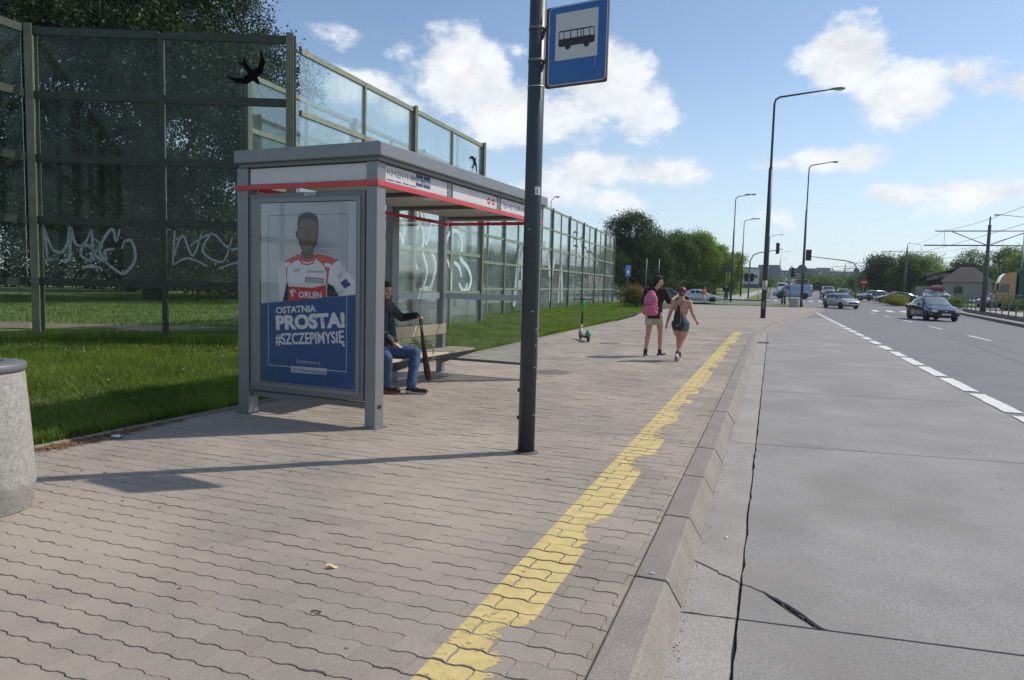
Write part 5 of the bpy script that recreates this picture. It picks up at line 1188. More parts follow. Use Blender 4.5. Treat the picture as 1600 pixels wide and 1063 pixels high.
# round sign seen from behind on lamp B
rs = thing('round_sign', 'round traffic sign seen from behind on the lamp post by the square bin', 'traffic sign', (2.66,72.25,0)); disc('back', mat('sign_back', (.13,.14,.15), .5, .4), rs, (-.11,-.02,3.62), .44, .015); bx('clamp', LHEAD, rs, -.2,.2,-.012,.015,3.55,3.60)
TLP = mat('signal_pole_grey', (.15,.165,.17), .5, .3)
t = thing('traffic_light', 'traffic light hanging on the curved arm left of the tallest lamp post', 'traffic light', (-3.12,103.2,gz(103)), 0, 'traffic lights of the crossing')
MB().tube([(0,0,0),(0,0,4.2),(.02,0,5.2),(.4,0,6.0),(1.2,0,6.35),(4.25,0,6.85)], [.12,.10,.085,.08,.07,.05], 12).build('mast', TLP, t); signal(t, (3.55,-.1,6.95), 1.30, rz=.6); signal(t, (-.42,-.05,2.9), .95, rz=-.5); signal(t, (.42,-.05,2.9), .95, rz=.6)
t = thing('traffic_light', 'traffic light seen from behind on a long arm over the road', 'traffic light', (10.5,104.5,gz(104.5)), 0, 'traffic lights of the crossing')
MB().tube([(0,0,0),(0,0,3.9),(-.1,0,4.6),(-.5,0,5.15),(-1.4,0,5.4),(-6.0,0,5.95)], [.13,.11,.09,.08,.07,.045], 12).build('mast', TLP, t)
bx('back_board', SIGK, t, -6.45,-5.72,-.12,-.02,5.35,6.85, .02); disc('round_sign_back', mat('sign_back', (.13,.14,.15)), t, (-.05,-.14,4.05), .37)
t = thing('traffic_light', 'small traffic light on a grey post above the square litter bin', 'traffic light', (2.0,92,gz(92)), 0, 'traffic lights of the crossing')
pipe('mast', TLP, t, [(0,0,0),(0,0,4.4)], .055); signal(t, (.25,-.05,3.55), 1.1, rz=1.2)
t = thing('traffic_light', 'traffic light on a slim grey post between hedge and silver sedan', 'traffic light', (-11.6,76.5,0), 0, 'traffic lights of the crossing')
pipe('mast', TLP, t, [(0,0,0),(0,0,4.6)], .06); signal(t, (.0,-.12,2.75), 1.1, rz=0)
t = thing('signal_post', 'bare slim grey post behind the walking man, in front of the trees', 'post', (-13.2,78,0)); pipe('post', TLP, t, [(0,0,0),(0,0,4.7)], .06); bx('cap', TLP, t, -.08,.08,-.08,.08,4.70,4.74)
t = thing('blue_sign', 'blue pedestrian path sign on a thin post by the end of the noise barrier', 'traffic sign', (-13.45,68.7,0), math.radians(62)); pipe('post', TLP, t, [(0,0,0),(0,0,3.6)], .035); bx('panel', SIGNB, t, -.40,.40,-.06,-.04,2.55,3.65,.004); disc('emblem', SIGNW, t, (0,-.062,3.0), .16, .004)
t = thing('street_name_sign', 'dark street name board beside the left lamp post above the path', 'street sign', (-5.05,84.2,gz(84))); pipe('post', TLP, t, [(0,0,0),(0,0,3.9)], .04); bx('panel', mat('navy_board', (.03,.035,.06), .5), t, -.55,.55,-.05,-.03,3.45,3.95,.004)
t = thing('no_entry_sign', 'red no entry sign on a thin post right of the silver car', 'traffic sign', (11.98,109.4,gz(109))); pipe('post', TLP, t, [(0,0,0),(0,0,2.9)], .04); disc('disc', mat('no_entry_red', (.42,.02,.025), .5), t, (0,-.05,2.60), .48, .01); bx('bar', SIGNW, t, -.33,.33,-.0655,-.062,2.53,2.67)
t = thing('red_marker_post', 'thin red and white marker post on the grass between the lamp posts', 'marker post', (-1.7,82.0+14.5,gz(96.5))); pipe('post', mat('marker_red', (.45,.04,.03), .5), t, [(0,0,.02),(0,0,1.15)], .05); pipe('band', SIGNW, t, [(0,0,.55),(0,0,.75)], .052)
gn = thing('sign_gantry', 'distant grey sign gantry spanning the road', 'gantry', (-2,262,gz(262)))
for x in (0,17): pipe('leg', TLP, gn, [(x,0,0),(x,0,6.2)], .2, 8)
bx('beam', TLP, gn, 0,17,-.2,.2,5.9,6.4); 
for x in (3,9,14): bx('sign_board', mat('gantry_back', (.16,.20,.24), .6), gn, x-2,x+1.6,-.35,-.22,4.9,7.2)
# ================================================================ tram overhead line
TMAST = mat('tram_mast', (.075,.082,.088), .5, .3, var=.1, vscale=2)
def tmast(label, loc, h, r=.16, wid=3.6):
    t = thing('tram_mast', label, 'tram mast', loc, 0, 'masts of the tram overhead line'); rz = math.radians(-6)
    MB().tube([(0,0,0),(0,0,h*.55),(0,0,h*.55+.05),(0,0,h-.75),(0,0,h-.7),(0,0,h-.3),(0,0,h)], [r*1.15,r*1.1,r*.8,r*.7,r*.4,r*.35,.02], 12).build('pole', TMAST, t)
    MB().lathe([(r*.5,0),(r*1.0,.04),(r*.5,.1)], (0,0,h-.8), 12).build('collar', TMAST, t); MB().lathe([(0,-.12),(.07,-.04),(.07,.04),(0,.12)], (0,0,h-.2), 10).build('finial', TMAST, t)
    pipe('cross_arm', TMAST, t, [(-wid,0,h-1.15),(wid,0,h-1.15)], .045, 6); pipe('cross_arm', TMAST, t, [(-wid*1.2,0,h-2.25),(wid*1.2,0,h-2.25)], .055, 6)
    for s in (-1,1): pipe('brace', TMAST, t, [(s*.15,0,h-2.2),(s*wid*.68,0,h-1.2)], .035, 6); pipe('hanger', TMAST, t, [(s*wid*.82,0,h-1.15),(s*wid*.82,0,h-2.2)], .015, 5)
    return t
masts = [(15.30,63.1,.28,7.35),(19.1,122.4,.75,8.4),(17.4,156,1.0,7.6),(19.9,229,1.9,8.4),(20.6,289,2.6,8.3),(21.3,350,3.3,8.3),(22.2,420,4.1,8.3)]
for (x,y,z,h), lb_ in zip(masts, ('nearest tram mast with double cross arms behind the railing','second tram mast from the right, in front of the dark trees','tram mast beside the no entry sign','fourth tram mast, right of the signal arm','fifth tram mast along the line, left of the signal mast','sixth distant tram mast','farthest tiny tram mast')): tmast(lb_, (x,y,z), h)
wr = thing('overhead_wires', 'thin tram contact wires strung between the masts', 'wires', (0,0,0))
pts0 = [(13.0,20,0,7.35)] + masts
for s, dz in ((-2.9,-2.35),(2.9,-2.35),(-2.9,-1.1),(2.9,-1.1)):
    for (a, b) in zip(pts0, pts0[1:]):
        P = []
        for i in range(9):
            q = i/8; P.append((a[0]+(b[0]-a[0])*q+s, a[1]+(b[1]-a[1])*q, (a[2]+a[3])+(b[2]+b[3]-a[2]-a[3])*q+dz-(.5 if dz > -2 else .1)*4*q*(1-q)))
        pipe('wire', SIGK, wr, P, .012, 4)
# ================================================================ railing along the tram platform
RAIL = mat('railing_grey', (.13,.14,.15), .5, .4, var=.08, vscale=3)
rl = thing('railing', 'grey metal railing on a concrete plinth along the tram platform', 'railing', (0,0,0))
PL_ = mat('plinth_concrete', (.17,.155,.14), .9, var=.15, vscale=3)
y = 18.0; k = 0
while y < 76:
    x = fx(y)+1.08; e = y+2.35; xe = fx(e)+1.08
    mb = MB(); mb.box(x-.035,x+.035,y-.03,y+.03,.28,1.62); mb.build('post', RAIL, rl)
    pipe('top_rail', RAIL, rl, [(x,y,1.62),(xe,e,1.62)], .032, 8)
    pipe('middle_rail', RAIL, rl, [(x,y+.03,1.05),(xe,e-.03,1.05)], .016, 6); pipe('bottom_rail', RAIL, rl, [(x,y+.03,.55),(xe,e-.03,.55)], .016, 6)
    m = MB(); m.add([(x-.07,y+.01,-.1),(x+.069,y+.01,-.1),(xe+.069,e-.01,-.1),(xe-.07,e-.01,-.1),(x-.07,y+.01,.30),(x+.069,y+.01,.30),(xe+.069,e-.01,.30),(xe-.07,e-.01,.30)], [(0,3,2,1),(4,5,6,7),(0,1,5,4),(1,2,6,5),(2,3,7,6),(3,0,4,7)]); m.build('plinth', PL_, rl)
    if k % 2 == 0: disc('post_disc', RAIL, rl, (x,y-.045,1.0), .11, .02, 0, 10)
    y = e; k += 1
# ================================================================ vehicles
GLS = mat('car_glass', (.025,.035,.04), .06, spec=.8); TYRE = mat('tyre', (.018,.018,.019), .85); RIM = mat('rim', (.32,.33,.34), .35, .7); CHROME = mat('chrome', (.6,.6,.6), .15, 1)
HLT = mat('headlight', (.75,.78,.80), .08, spec=.9); TLT = mat('tail_light', (.35,.015,.012), .2); PLATE = mat('number_plate', (.55,.55,.52), .5); BLACKP = mat('black_plastic', (.015,.015,.016), .5)
def cr(keys, x):
    for (a, va), (b, vb) in zip(keys, keys[1:]):
        if x <= b:
            t = (x-a)/(b-a) if b > a else 0; t = t*t*(3-2*t) if False else t
            return va+(vb-va)*t
    return keys[-1][1]
def car(label, loc, rz, L=4.3, Wd=1.78, H=1.46, paint=None, kind='hatch', group='cars on the road and at the crossing', cat='car', glasscol=None, lights=False, detail=True):
    """front towards local -y"""
    t = thing('car' if cat == 'car' else cat.replace(' ', '_'), label, cat, loc, rz, group)
    h = H/1.46; l = L/4.3
    if kind == 'hatch': top = [(0,.62),(.04,.70),(.55,.86),(1.05,.97),(1.75,1.38),(2.1,1.455),(2.9,1.46),(3.6,1.40),(4.0,1.18),(4.2,.98),(4.3,.80)]; gh = (1.05,1.85,3.55,4.10)
    elif kind == 'sedan': top = [(0,.60),(.04,.68),(.55,.84),(1.05,.95),(1.75,1.36),(2.1,1.45),(2.75,1.45),(3.25,1.32),(3.75,1.08),(4.15,1.03),(4.3,.86)]; gh = (1.05,1.85,3.0,3.72)
    elif kind == 'suv': top = [(0,.80),(.04,.92),(.55,1.03),(1.0,1.10),(1.5,1.38),(1.85,1.455),(2.9,1.46),(3.8,1.40),(4.15,1.10),(4.25,.95),(4.3,.85)]; gh = (1.0,1.55,3.75,4.15)
    else: top = [(0,.55),(.03,.68),(.45,.84),(.80,.93),(1.25,1.36),(1.45,1.43),(2.5,1.46),(4.1,1.46),(4.27,1.40),(4.29,1.0),(4.3,.60)]; gh = (.80,1.30,4.2,4.29)
    wid = [(0,.74),(.1,.84),(.35,.93),(.9,.99),(2.1,1.0),(3.4,.99),(3.95,.94),(4.2,.86),(4.3,.78)]
    sh_ = [(0,.56),(.04,.62),(.55,.76),(1.05,.86),(2,.92),(3.4,.95),(4.1,.92),(4.3,.78)]
    xs = sorted(set([a for a, _ in top] + list(np.arange(.15, 4.3, .16)))); hw = Wd/2; n = 0; V = []; 
    def sec(x):
        T_, w, s_ = cr(top, x)*h, cr(wid, x)*hw, cr(sh_, x)*h; zb = (.20 if .35 < x < 3.95 else .27)*h
        gw = T_-s_ > .12; s_ = min(s_, T_-.03)
        r_ = w*(.76 if gw else .93) if kind != 'van' else w*(.90 if gw else .93)
        m_ = T_-.06*h if gw else T_-.02
        return [(w*.90,zb),(w*.985,zb+.10),(w,s_*.62),(w*.985,s_-.06),(w*.955,s_),(r_+ (w*.955-r_)*.12, m_ if gw else s_+(T_-s_)*.5),(r_*.86,T_-.012),(r_*.45,T_),(0,T_+.006)]
    for x in xs:
        s_ = sec(x); ring = [(q[0], x*l, q[1]) for q in s_] + [(-q[0], x*l, q[1]) for q in s_[::-1][1:]]; V += ring; n = len(ring)
    F = [(i*n+k, i*n+k+1, (i+1)*n+k+1, (i+1)*n+k) for i in range(len(xs)-1) for k in range(n-1)] + [(i*n+n-1, i*n, (i+1)*n, (i+1)*n+n-1) for i in range(len(xs)-1)] + [tuple(range(n))[::-1], tuple(range((len(xs)-1)*n, len(xs)*n))]
    me = bpy.data.meshes.new('body'); me.from_pydata([(a, b-L/2, c) for a, b, c in V], [], F); me.polygons.foreach_set('use_smooth', [True]*(len(F)-2)+[False]*2); me.materials.append(paint)
    bo = ob('body', me, t)
    # make the paint skin consistent outward
    b = bmesh.new(); b.from_mesh(me); bmesh.ops.recalc_face_normals(b, faces=b.faces); b.to_mesh(me); b.free()
    def pane(name, xa, xb, ka, kb, inset=.03, m=GLS, off=.006, steps=4, mirror=True):
        """strip of the skin between stations xa..xb and section points ka..kb, lifted 6 mm"""
        for sgn in ((1,-1) if mirror else (1,)):
            P = []; q = MB()
            for i in range(steps+1):
                x = xa+(xb-xa)*i/steps; s_ = sec(x); A = Vector((s_[ka][0],x*l-L/2,s_[ka][1])); Bv = Vector((s_[kb][0],x*l-L/2,s_[kb][1])); d = (Bv-A); A2 = A+d*inset; B2 = Bv-d*inset
                nn = Vector((abs(d.z), 0, abs(d.x))).normalized()*off
                P += [A2+nn, B2+nn]
            P = [(sgn*p.x, p.y, p.z) for p in P]; q.add(P, [(2*i,2*i+1,2*i+3,2*i+2) if sgn > 0 else (2*i,2*i+2,2*i+3,2*i+1) for i in range(steps)]); q.build(name, m, t)
    def screen(name, xa, xb, m=GLS, off=.010):
        q = MB(); P = []
        for i in range(5):
            x = xa+(xb-xa)*i/4; s_ = sec(x)
            for kk, f in ((5,.97),(6,1),(7,1),(8,1)): P.append((s_[kk][0]*f, x*l-L/2, s_[kk][1]+off))
            for kk, f in ((7,1),(6,1),(5,.97)): P.append((-s_[kk][0]*f, x*l-L/2, s_[kk][1]+off))
        q.add(P, [(i*7+k, i*7+k+1, (i+1)*7+k+1, (i+1)*7+k) for i in range(4) for k in range(6)], True); q.build(name, m, t)
    g0, g1, g2, g3 = gh
    scr = glasscol or GLS
    screen('windshield', g0+.06, g1-.06, scr)
    if kind != 'van':
        screen('rear_window', g2+.06, g3-.05)
        mdx = (g1+g2)/2
        pane('side_window', g0+.42, g0+.62+.35, 4, 5, .16); pane('side_window', g0+1.02, mdx-.04+.1, 4, 5, .14); pane('side_window', mdx+.14, g2-.02, 4, 5, .14)
    else:
        pane('side_window', g0+.22, g0+.72+.25, 4, 5, .12, glasscol or GLS)
    # wheels
    wr_ = .315*h if kind != 'suv' else .345*h
    for yy in (.80, 3.48):
        for s in (-1,1):
            w = ob('wheel', None, t, (s*(hw*.985-.10), yy*l-L/2, wr_)); T = Matrix.Rotation(math.pi/2,4,'Y')
            MB().lathe([(wr_*.62,-.10),(wr_*.95,-.10),(wr_,-.07),(wr_,.07),(wr_*.95,.10),(wr_*.62,.10)], (0,0,0), 24, True, T).build('tyre', TYRE, w)
            q = MB(); q.lathe([(0,-.06),(wr_*.62,-.085),(wr_*.62,.085),(0,.06)], (0,0,0), 24, True, T)
            q.build('rim', RIM, w)
            q = MB()
            for k in range(5):
                a0 = 2*math.pi*k/5+.35
                q.prism([(math.cos(a0-.26)*wr_*.22,math.sin(a0-.26)*wr_*.22),(math.cos(a0-.22)*wr_*.54,math.sin(a0-.22)*wr_*.54),(math.cos(a0+.22)*wr_*.54,math.sin(a0+.22)*wr_*.54),(math.cos(a0+.26)*wr_*.22,math.sin(a0+.26)*wr_*.22)], Matrix.Rotation(s*math.pi/2,4,'Y') @ Matrix.Translation((0,0,.080)), .004)
            q.build('spoke_gap', BLACKP, w)
            # arch
            q = MB(); R1 = wr_*1.14; nn = 12; xx = s*(hw*1.002)
            q.add([(xx, yy*l-L/2, wr_)]+[(xx, yy*l-L/2+R1*math.cos(math.pi*k/nn), wr_+R1*math.sin(math.pi*k/nn)*.98) for k in range(nn+1)], [(0,k+1,k+2) for k in range(nn)]); q.build('wheel_arch', BLACKP, t)
    f0 = -L/2
    if detail:
        hz = .60*h if kind != 'suv' else .80*h
        bx('grille', BLACKP, t, -hw*.50,hw*.50,f0-.012,f0+.05,hz-.12,hz+.03,.01); bx('lower_grille', BLACKP, t, -hw*.66,hw*.66,f0-.014,f0+.05,.28*h,.37*h,.01)
        bx('bumper', paint, t, -hw*.86,hw*.86,f0-.035,f0+.22,.35*h,.47*h,.05)
        bx('emblem', CHROME, t, -.06,.06,f0-.022,f0,hz-.02,hz+.05,.01); bx('number_plate', PLATE, t, -.26,.26,f0-.05,f0-.036,.375*h,.485*h,.003)
        for s in (-1,1):
            q = MB(); q.prism([(hw*.52,hz-.02),(hw*.84,hz+.0),(hw*.87,hz+.11),(hw*.60,hz+.07)] if s > 0 else [(-hw*.52,hz-.02),(-hw*.60,hz+.07),(-hw*.87,hz+.11),(-hw*.84,hz)], Matrix.Translation((0,f0+.16,0)) @ VT, -.19); q.build('headlight', HLT, t)
            q = MB(); q.box(s*hw*.80,s*hw*.955,L/2-.20,L/2+.0,.72*h,.90*h); q.build('tail_light', TLT, t, bevel=.02)
            q = MB(); y_ = (g0+.50)*l-L/2; q.box(s*(hw+.0),s*(hw+.20),y_-.05,y_+.07,.93*h,1.06*h) if s > 0 else q.box(s*(hw+.20),s*hw,y_-.05,y_+.07,.93*h,1.06*h); q.build('mirror', paint, t, bevel=.03)
            if lights: bx('daytime_light', mat('drl', (.9,.9,.85), .2), t, *sorted((s*hw*.55,s*hw*.84)), f0-.032, f0-.02, hz-.035, hz-.01)
            for z0_ in (.66,): 
                if kind != 'van': 
                    bx('door_handle', paint, t, *sorted((s*hw*.995,s*(hw*.995+.025))), 2.05*l-L/2, 2.22*l-L/2, .80*h, .83*h, .005); bx('door_handle', paint, t, *sorted((s*hw*.995,s*(hw*.995+.025))), 2.95*l-L/2, 3.12*l-L/2, .82*h, .85*h, .005)
        # door seams
        q = MB()
        for x in (1.25, 2.28, 3.22) if kind != 'van' else (1.1, 1.95):
            s_ = sec(x)
            for sg_ in (-1,1): q.tube([(sg_*(s_[k][0]+.001), x*l-L/2, s_[k][1]) for k in (1,2,3,4)], .006, 4)
        q.build('door_seams', BLACKP, t)
    return t
def paint(name, c, metal=.2): return mat(name, c, .22, metal, coat=1.0)
RZ = lambda hx, hy: math.atan2(hy, hx)+math.pi/2            # heading -> rotation (front is -y)
car('silver hatchback turning at the crossing behind the white dashed line', (6.45,76.6,-.06), RZ(math.sin(math.radians(27)),-math.cos(math.radians(27))), 4.15, 1.78, 1.48, paint('silver_paint', (.42,.41,.39), .5), 'hatch')
car('dark blue liftback coming towards the camera in the near lane by the railing', (9.75,51.9,-.118), RZ(math.sin(math.radians(9)),-math.cos(math.radians(9))), 4.6, 1.83, 1.50, paint('dark_blue_paint', (.012,.016,.030), .4), 'sedan', lights=True, glasscol=mat('windscreen_reflecting', (.16,.20,.21), .08, spec=.9))
car('silver sedan seen from its side behind the red-haired person', (-7.6,80.2,-.02), math.radians(90+4), 4.6, 1.8, 1.50, paint('white_silver_paint', (.50,.52,.54), .3), 'sedan')
car('dark hatchback mostly hidden behind the person with the backpack', (-11.4,83.6,-.02), math.radians(90+4), 4.2, 1.78, 1.55, paint('navy_paint', (.02,.025,.04), .3), 'hatch')
car('light blue panel van crossing to the left behind the round sign lamp post', (2.75,110.5,gz(110.5)-.08), math.radians(-90+3), 5.3, 1.95, 2.10, paint('light_blue_paint', (.26,.36,.50), .1), 'van', cat='van', glasscol=GLS)
car('dark silver estate facing the camera right behind the light blue van', (8.3,122,gz(122)-.1), math.radians(4), 4.5, 1.85, 1.95, paint('grey_paint', (.22,.23,.25), .5), 'suv')
car('small blue car queuing behind the dark silver estate', (11.3,131,gz(131)-.1), math.radians(5), 4.1, 1.75, 1.45, paint('teal_paint', (.05,.12,.17), .3), 'hatch')
car('grey car in the queue, second behind the dark silver estate', (12.2,142,gz(142)-.1), math.radians(5), 4.3, 1.8, 1.5, paint('grey2_paint', (.12,.13,.14), .4), 'hatch')
car('white delivery van in the distance left of the bus front', (1.8,150,gz(150)-.1), math.radians(2), 5.0, 1.95, 2.3, paint('white_paint', (.55,.55,.54), 0), 'van', cat='van')
car('small white car behind the cyclist', (2.6,140,gz(140)-.1), math.radians(2), 4.2, 1.75, 1.5, paint('white_paint', (.55,.55,.54), 0), 'hatch')
car('dark sports car half hidden behind the yellow-green hedge', (14.9,101,gz(101)), math.radians(-80), 4.9, 1.9, 1.45, paint('black_green_paint', (.012,.022,.022), .3), 'sedan')
car('dark grey car nose at the left end of the yellow-green hedge', (13.2,109,gz(109)), math.radians(-55), 4.3, 1.8, 1.5, paint('anthracite_paint', (.05,.055,.07), .4), 'hatch')
rc = car('silver car with a red load on its roof behind the dark blue liftback', (18.8,98,.55), math.radians(12), 4.4, 1.8, 1.6, paint('silver_paint', (.42,.41,.39), .5), 'suv')
lo = thing('roof_load', 'red and white bundle strapped on the roof of the silver car', 'roof load', (18.8,98.3,.55)); bx('crate', mat('red_crate', (.30,.05,.04), .7), lo, -.75,.75,-.9,.9,1.62,1.85,.03); bx('bundle', mat('pale_bundle', (.38,.33,.28), .8), lo, -.45,.45,-.6,.6,1.852,2.15,.05)
car('small silver car in front of the truck at the far right', (22.0,86,.35), math.radians(-70), 3.9, 1.7, 1.5, paint('silver_paint', (.42,.41,.39), .5), 'hatch')
# bus
bus = thing('bus', 'distant city bus with a dark front, above the light blue van', 'bus', (5.0,138,gz(138)-.1), math.radians(3)); BP_ = paint('bus_paint', (.35,.30,.26), 0)
bx('body', BP_, bus, -1.27,1.27,0,11.5,.35,3.0,.08); bx('windshield', GLS, bus, -1.18,1.18,-.015,-.002,1.1,2.55,.004); bx('destination_board', SIGK, bus, -1.0,1.0,-.016,-.003,2.60,2.9); bx('bumper', BLACKP, bus, -1.25,1.25,-.06,-.002,.36,.7,.02)
for k in range(6): bx('side_window', GLS, bus, -1.285,-1.272,.5+k*1.8,2.1+k*1.8,1.25,2.5)
for s in (-1,1):
    for y in (2.4,8.8): q = MB(); q.lathe([(0,-.14),(.48,-.14),(.48,.14),(0,.14)], (0,0,0), 20, True, Matrix.Translation((s*1.12,y,.48)) @ Matrix.Rotation(math.pi/2,4,'Y')); q.build('wheel', TYRE, bus)
    bx('headlight', HLT, bus, *sorted((s*.75,s*1.12)), -.065, -.061, .75, .95)
# truck: yellow cab pulling a green curtain trailer, seen from its side, nose to the left
tk = thing('truck', 'yellow truck with a green curtain-sided trailer at the right edge', 'truck', (18.55,73.5,.25), math.radians(-8)); YEL = paint('truck_yellow', (.36,.195,.02), 0); GCUR = mat('green_curtain', (.02,.10,.055), .6, var=.12, vscale=2)
q = MB(); q.prism([(0,.75),(0,1.75),(.14,2.35),(.40,3.05),(.6,3.28),(1.3,3.42),(1.42,3.3),(1.42,.75)], Matrix.Translation((0,-1.2,0)) @ Matrix(((1,0,0,0),(0,0,1,0),(0,1,0,0),(0,0,0,1))), 2.4); q.build('cab', YEL, tk, bevel=.05)
q = MB(); q.prism([(.22,1.62),(.34,2.34),(.95,2.36),(.95,1.62)], Matrix.Translation((0,-1.225,0)) @ VT, .02); q.build('side_window', GLS, tk); q = MB(); q.add([(-.004,-1.1,1.68),(-.004,1.1,1.68),(.128,1.1,2.30),(.128,-1.1,2.30)], [(0,1,2,3)]); q.build('windshield', GLS, tk)
bx('chassis', BLACKP, tk, .3,14,-1.0,1.0,.55,.74); bx('bumper', BLACKP, tk, -.06,.3,-1.2,1.2,.35,.74,.04)
bx('mirror', BLACKP, tk, .02,.14,-1.5,-1.3,1.7,2.4,.02)
for k in range(10): bx('curtain_panel', GCUR, tk, 1.6+k*1.12,2.69+k*1.12,-1.26,1.26,1.15,3.62,.03)
bx('roof_rail', ALUD, tk, 1.55,12.85,-1.28,1.28,3.625,3.72); bx('side_board', ALUD, tk, 1.55,12.85,-1.28,1.28,1.0,1.145)
for x in (1.0,3.6,9.6,10.9,12.2):
    for s in (-1,1): q = MB(); q.lathe([(0,-.15),(.30,-.16),(.50,-.15),(.50,.15),(.30,.16),(0,.15)], (0,0,0), 22, True, Matrix.Translation((x,s*1.02,.50)) @ Matrix.Rotation(math.pi/2,4,'X')); q.build('wheel', TYRE, tk)
# moving the truck right so that only its nose shows is its real place: it is cut by the frame
# ================================================================ trees, shrubs
BARK = mat('bark', (.07,.055,.042), .95, var=.3, vscale=8, bump=.01, bscale=20)
LF_D = leafmat('leaves_dark', (.012,.028,.008), (.055,.095,.022), .30)
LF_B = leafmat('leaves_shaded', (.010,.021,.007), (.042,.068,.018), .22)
LF_M = leafmat('leaves_mid', (.024,.056,.012), (.105,.165,.028), .38)
LF_L = leafmat('leaves_light', (.06,.11,.016), (.21,.27,.04), .45)
LF_R = leafmat('leaves_red', (.10,.035,.02), (.30,.12,.05), .35)
LF_Y = leafmat('leaves_yellow', (.09,.11,.02), (.26,.24,.06), .4)
def crown_mesh(name, lobes, n, leaf, m, seed, density_edge=.62, droop=0):
    r = np.random.default_rng(seed); w = np.array([a*b*c for _, (a, b, c) in lobes])**.67; w /= w.sum()
    ncl = max(60, n//26); idx = r.choice(len(lobes), ncl, p=w); C_ = np.array([c for c, _ in lobes])[idx]; R_ = np.array([q for _, q in lobes])[idx]
    d = r.normal(size=(ncl, 3)); d /= np.linalg.norm(d, axis=1)[:,None]; rad = density_edge+(1-density_edge)*r.random(ncl)**.6; rad *= r.uniform(.85, 1.06, ncl)
    cl = C_ + d*R_*rad[:,None]; per = n//ncl; size = r.uniform(.6, 1.5, ncl)*leaf*5.6
    P = np.repeat(cl, per, 0) + r.normal(size=(ncl*per, 3))*np.repeat(size, per)[:,None]*np.array([.6,.6,.42]); k = len(P)
    nrm = r.normal(size=(k,3)) + np.array([0,0,.7]); nrm /= np.linalg.norm(nrm, axis=1)[:,None]
    t = np.cross(nrm, r.normal(size=(k,3))); t /= np.linalg.norm(t, axis=1)[:,None]; b = np.cross(nrm, t); s_ = (leaf*r.uniform(.6, 1.35, k))[:,None]
    V = np.empty((k,4,3)); V[:,0] = P-t*s_; V[:,1] = P+b*s_*.55+nrm*s_*.15; V[:,2] = P+t*s_; V[:,3] = P-b*s_*.55+nrm*s_*.15
    return fast_mesh(name, V.reshape(-1,3), np.arange(k*4).reshape(-1,4), m)
def branches(par, h, r, lobes, seed, base=0):
    rr = random.Random(seed); q = MB(); th = h*.55
    q.tube([(0,0,-.1),(.03*h*.1,0,th*.4),(rr.uniform(-.1,.1),rr.uniform(-.1,.1),th),(0,0,h*.8)], [r*1.25,r,r*.75,r*.25], 10); o = q.build('trunk', BARK, par)
    q = MB()
    for i, (c, R_) in enumerate(lobes):
        z0 = th*(.35+.6*rr.random()); q.tube([(0,0,z0),(c[0]*.5+rr.uniform(-.2,.2),c[1]*.5,z0+(c[2]-z0)*.55),(c[0],c[1],c[2])], [r*.5,r*.3,r*.1], 6)
    q.build('limbs', BARK, par)
def tree(label, loc, h, w, m, n=9000, leaf=.16, seed=1, low=.18, nl=9, group='trees', shape=1.0, cat='tree', mesh=None):
    rr = random.Random(seed); t = thing('tree' if cat == 'tree' else cat.replace(' ','_'), label, cat, loc, 0, group)
    lobes = [((0,0,h*.72), (w*.30,w*.30,h*.26)), ((0,0,h*.45), (w*.36,w*.36,h*.25))]
    for i in range(nl):
        a = 2*math.pi*i/nl+rr.uniform(-.3,.3); z = h*(low+.12+(.72-low)*rr.random()); k = (1-abs((z/h)-.45)*1.0)
        lobes.append(((math.cos(a)*w*.30*k, math.sin(a)*w*.30*k, z), (w*rr.uniform(.15,.24), w*rr.uniform(.15,.24), h*rr.uniform(.10,.17))))
    ob('crown', crown_mesh('crown', lobes, n, leaf, m, seed), t)
    branches(t, h, .02*h+.04, lobes, seed)
    return t
# the big tree behind the barrier that faces the camera, and its neighbours
tree('large dark broad-leaved tree rising behind the noise barrier at the upper left', (-30.6,28.0,0), 20.5, 18.0, LF_B, 250000, .085, 3, .0, 18, 'trees behind the noise barriers')
tree('tall dark tree at the left edge behind the cut-off noise barrier', (-37,22,0), 17, 13, LF_B, 90000, .085, 4, .10, 12, 'trees behind the noise barriers')
tree('dark tree further back seen only through the lower barrier panes', (-30,40,0), 12, 15, LF_B, 60000, .12, 5, .05, 12, 'trees behind the noise barriers')
tree('dark bushy tree seen through the barrier panes at the far left', (-46,40,0), 13, 17, LF_B, 60000, .12, 6, .04, 12, 'trees behind the noise barriers')
for i, (x, y, w) in enumerate(((-58,44,16),(-46,52,15),(-37,58,13),(-66,30,16))):
    hh = thing('shrub', ['dark bush mass behind the left graffiti pane','dark bush mass behind the right graffiti pane','dark bush mass seen beside the shelter','dark bush mass at the far left behind the panes'][i], 'shrub', (x,y,0), .75, 'bushes behind the noise barriers')
    ob('foliage', crown_mesh('foliage', [((q*w/6.-w/2, random.uniform(-1,1), 2.6), (w/5.5, 2.2, random.uniform(2.6,3.8))) for q in range(7)], 24000, .13, LF_B, 300+i, .4), hh)
for i, (x, y, h, w) in enumerate(((-33,60,6.2,9),(-28,72,6.0,9),(-24,84,6.2,9),(-38,50,6.5,10),(-21.5,62,4.2,7))):
    tree(['low green tree seen through the shelter glass','green tree beyond the middle of the long barrier','round green tree beyond the far part of the long barrier','spreading green tree seen between shelter posts','small green tree right behind the long noise barrier'][i], (x,y,0), h, w, LF_M, 16000, .10, 20+i, .04, 8, 'trees behind the noise barriers')
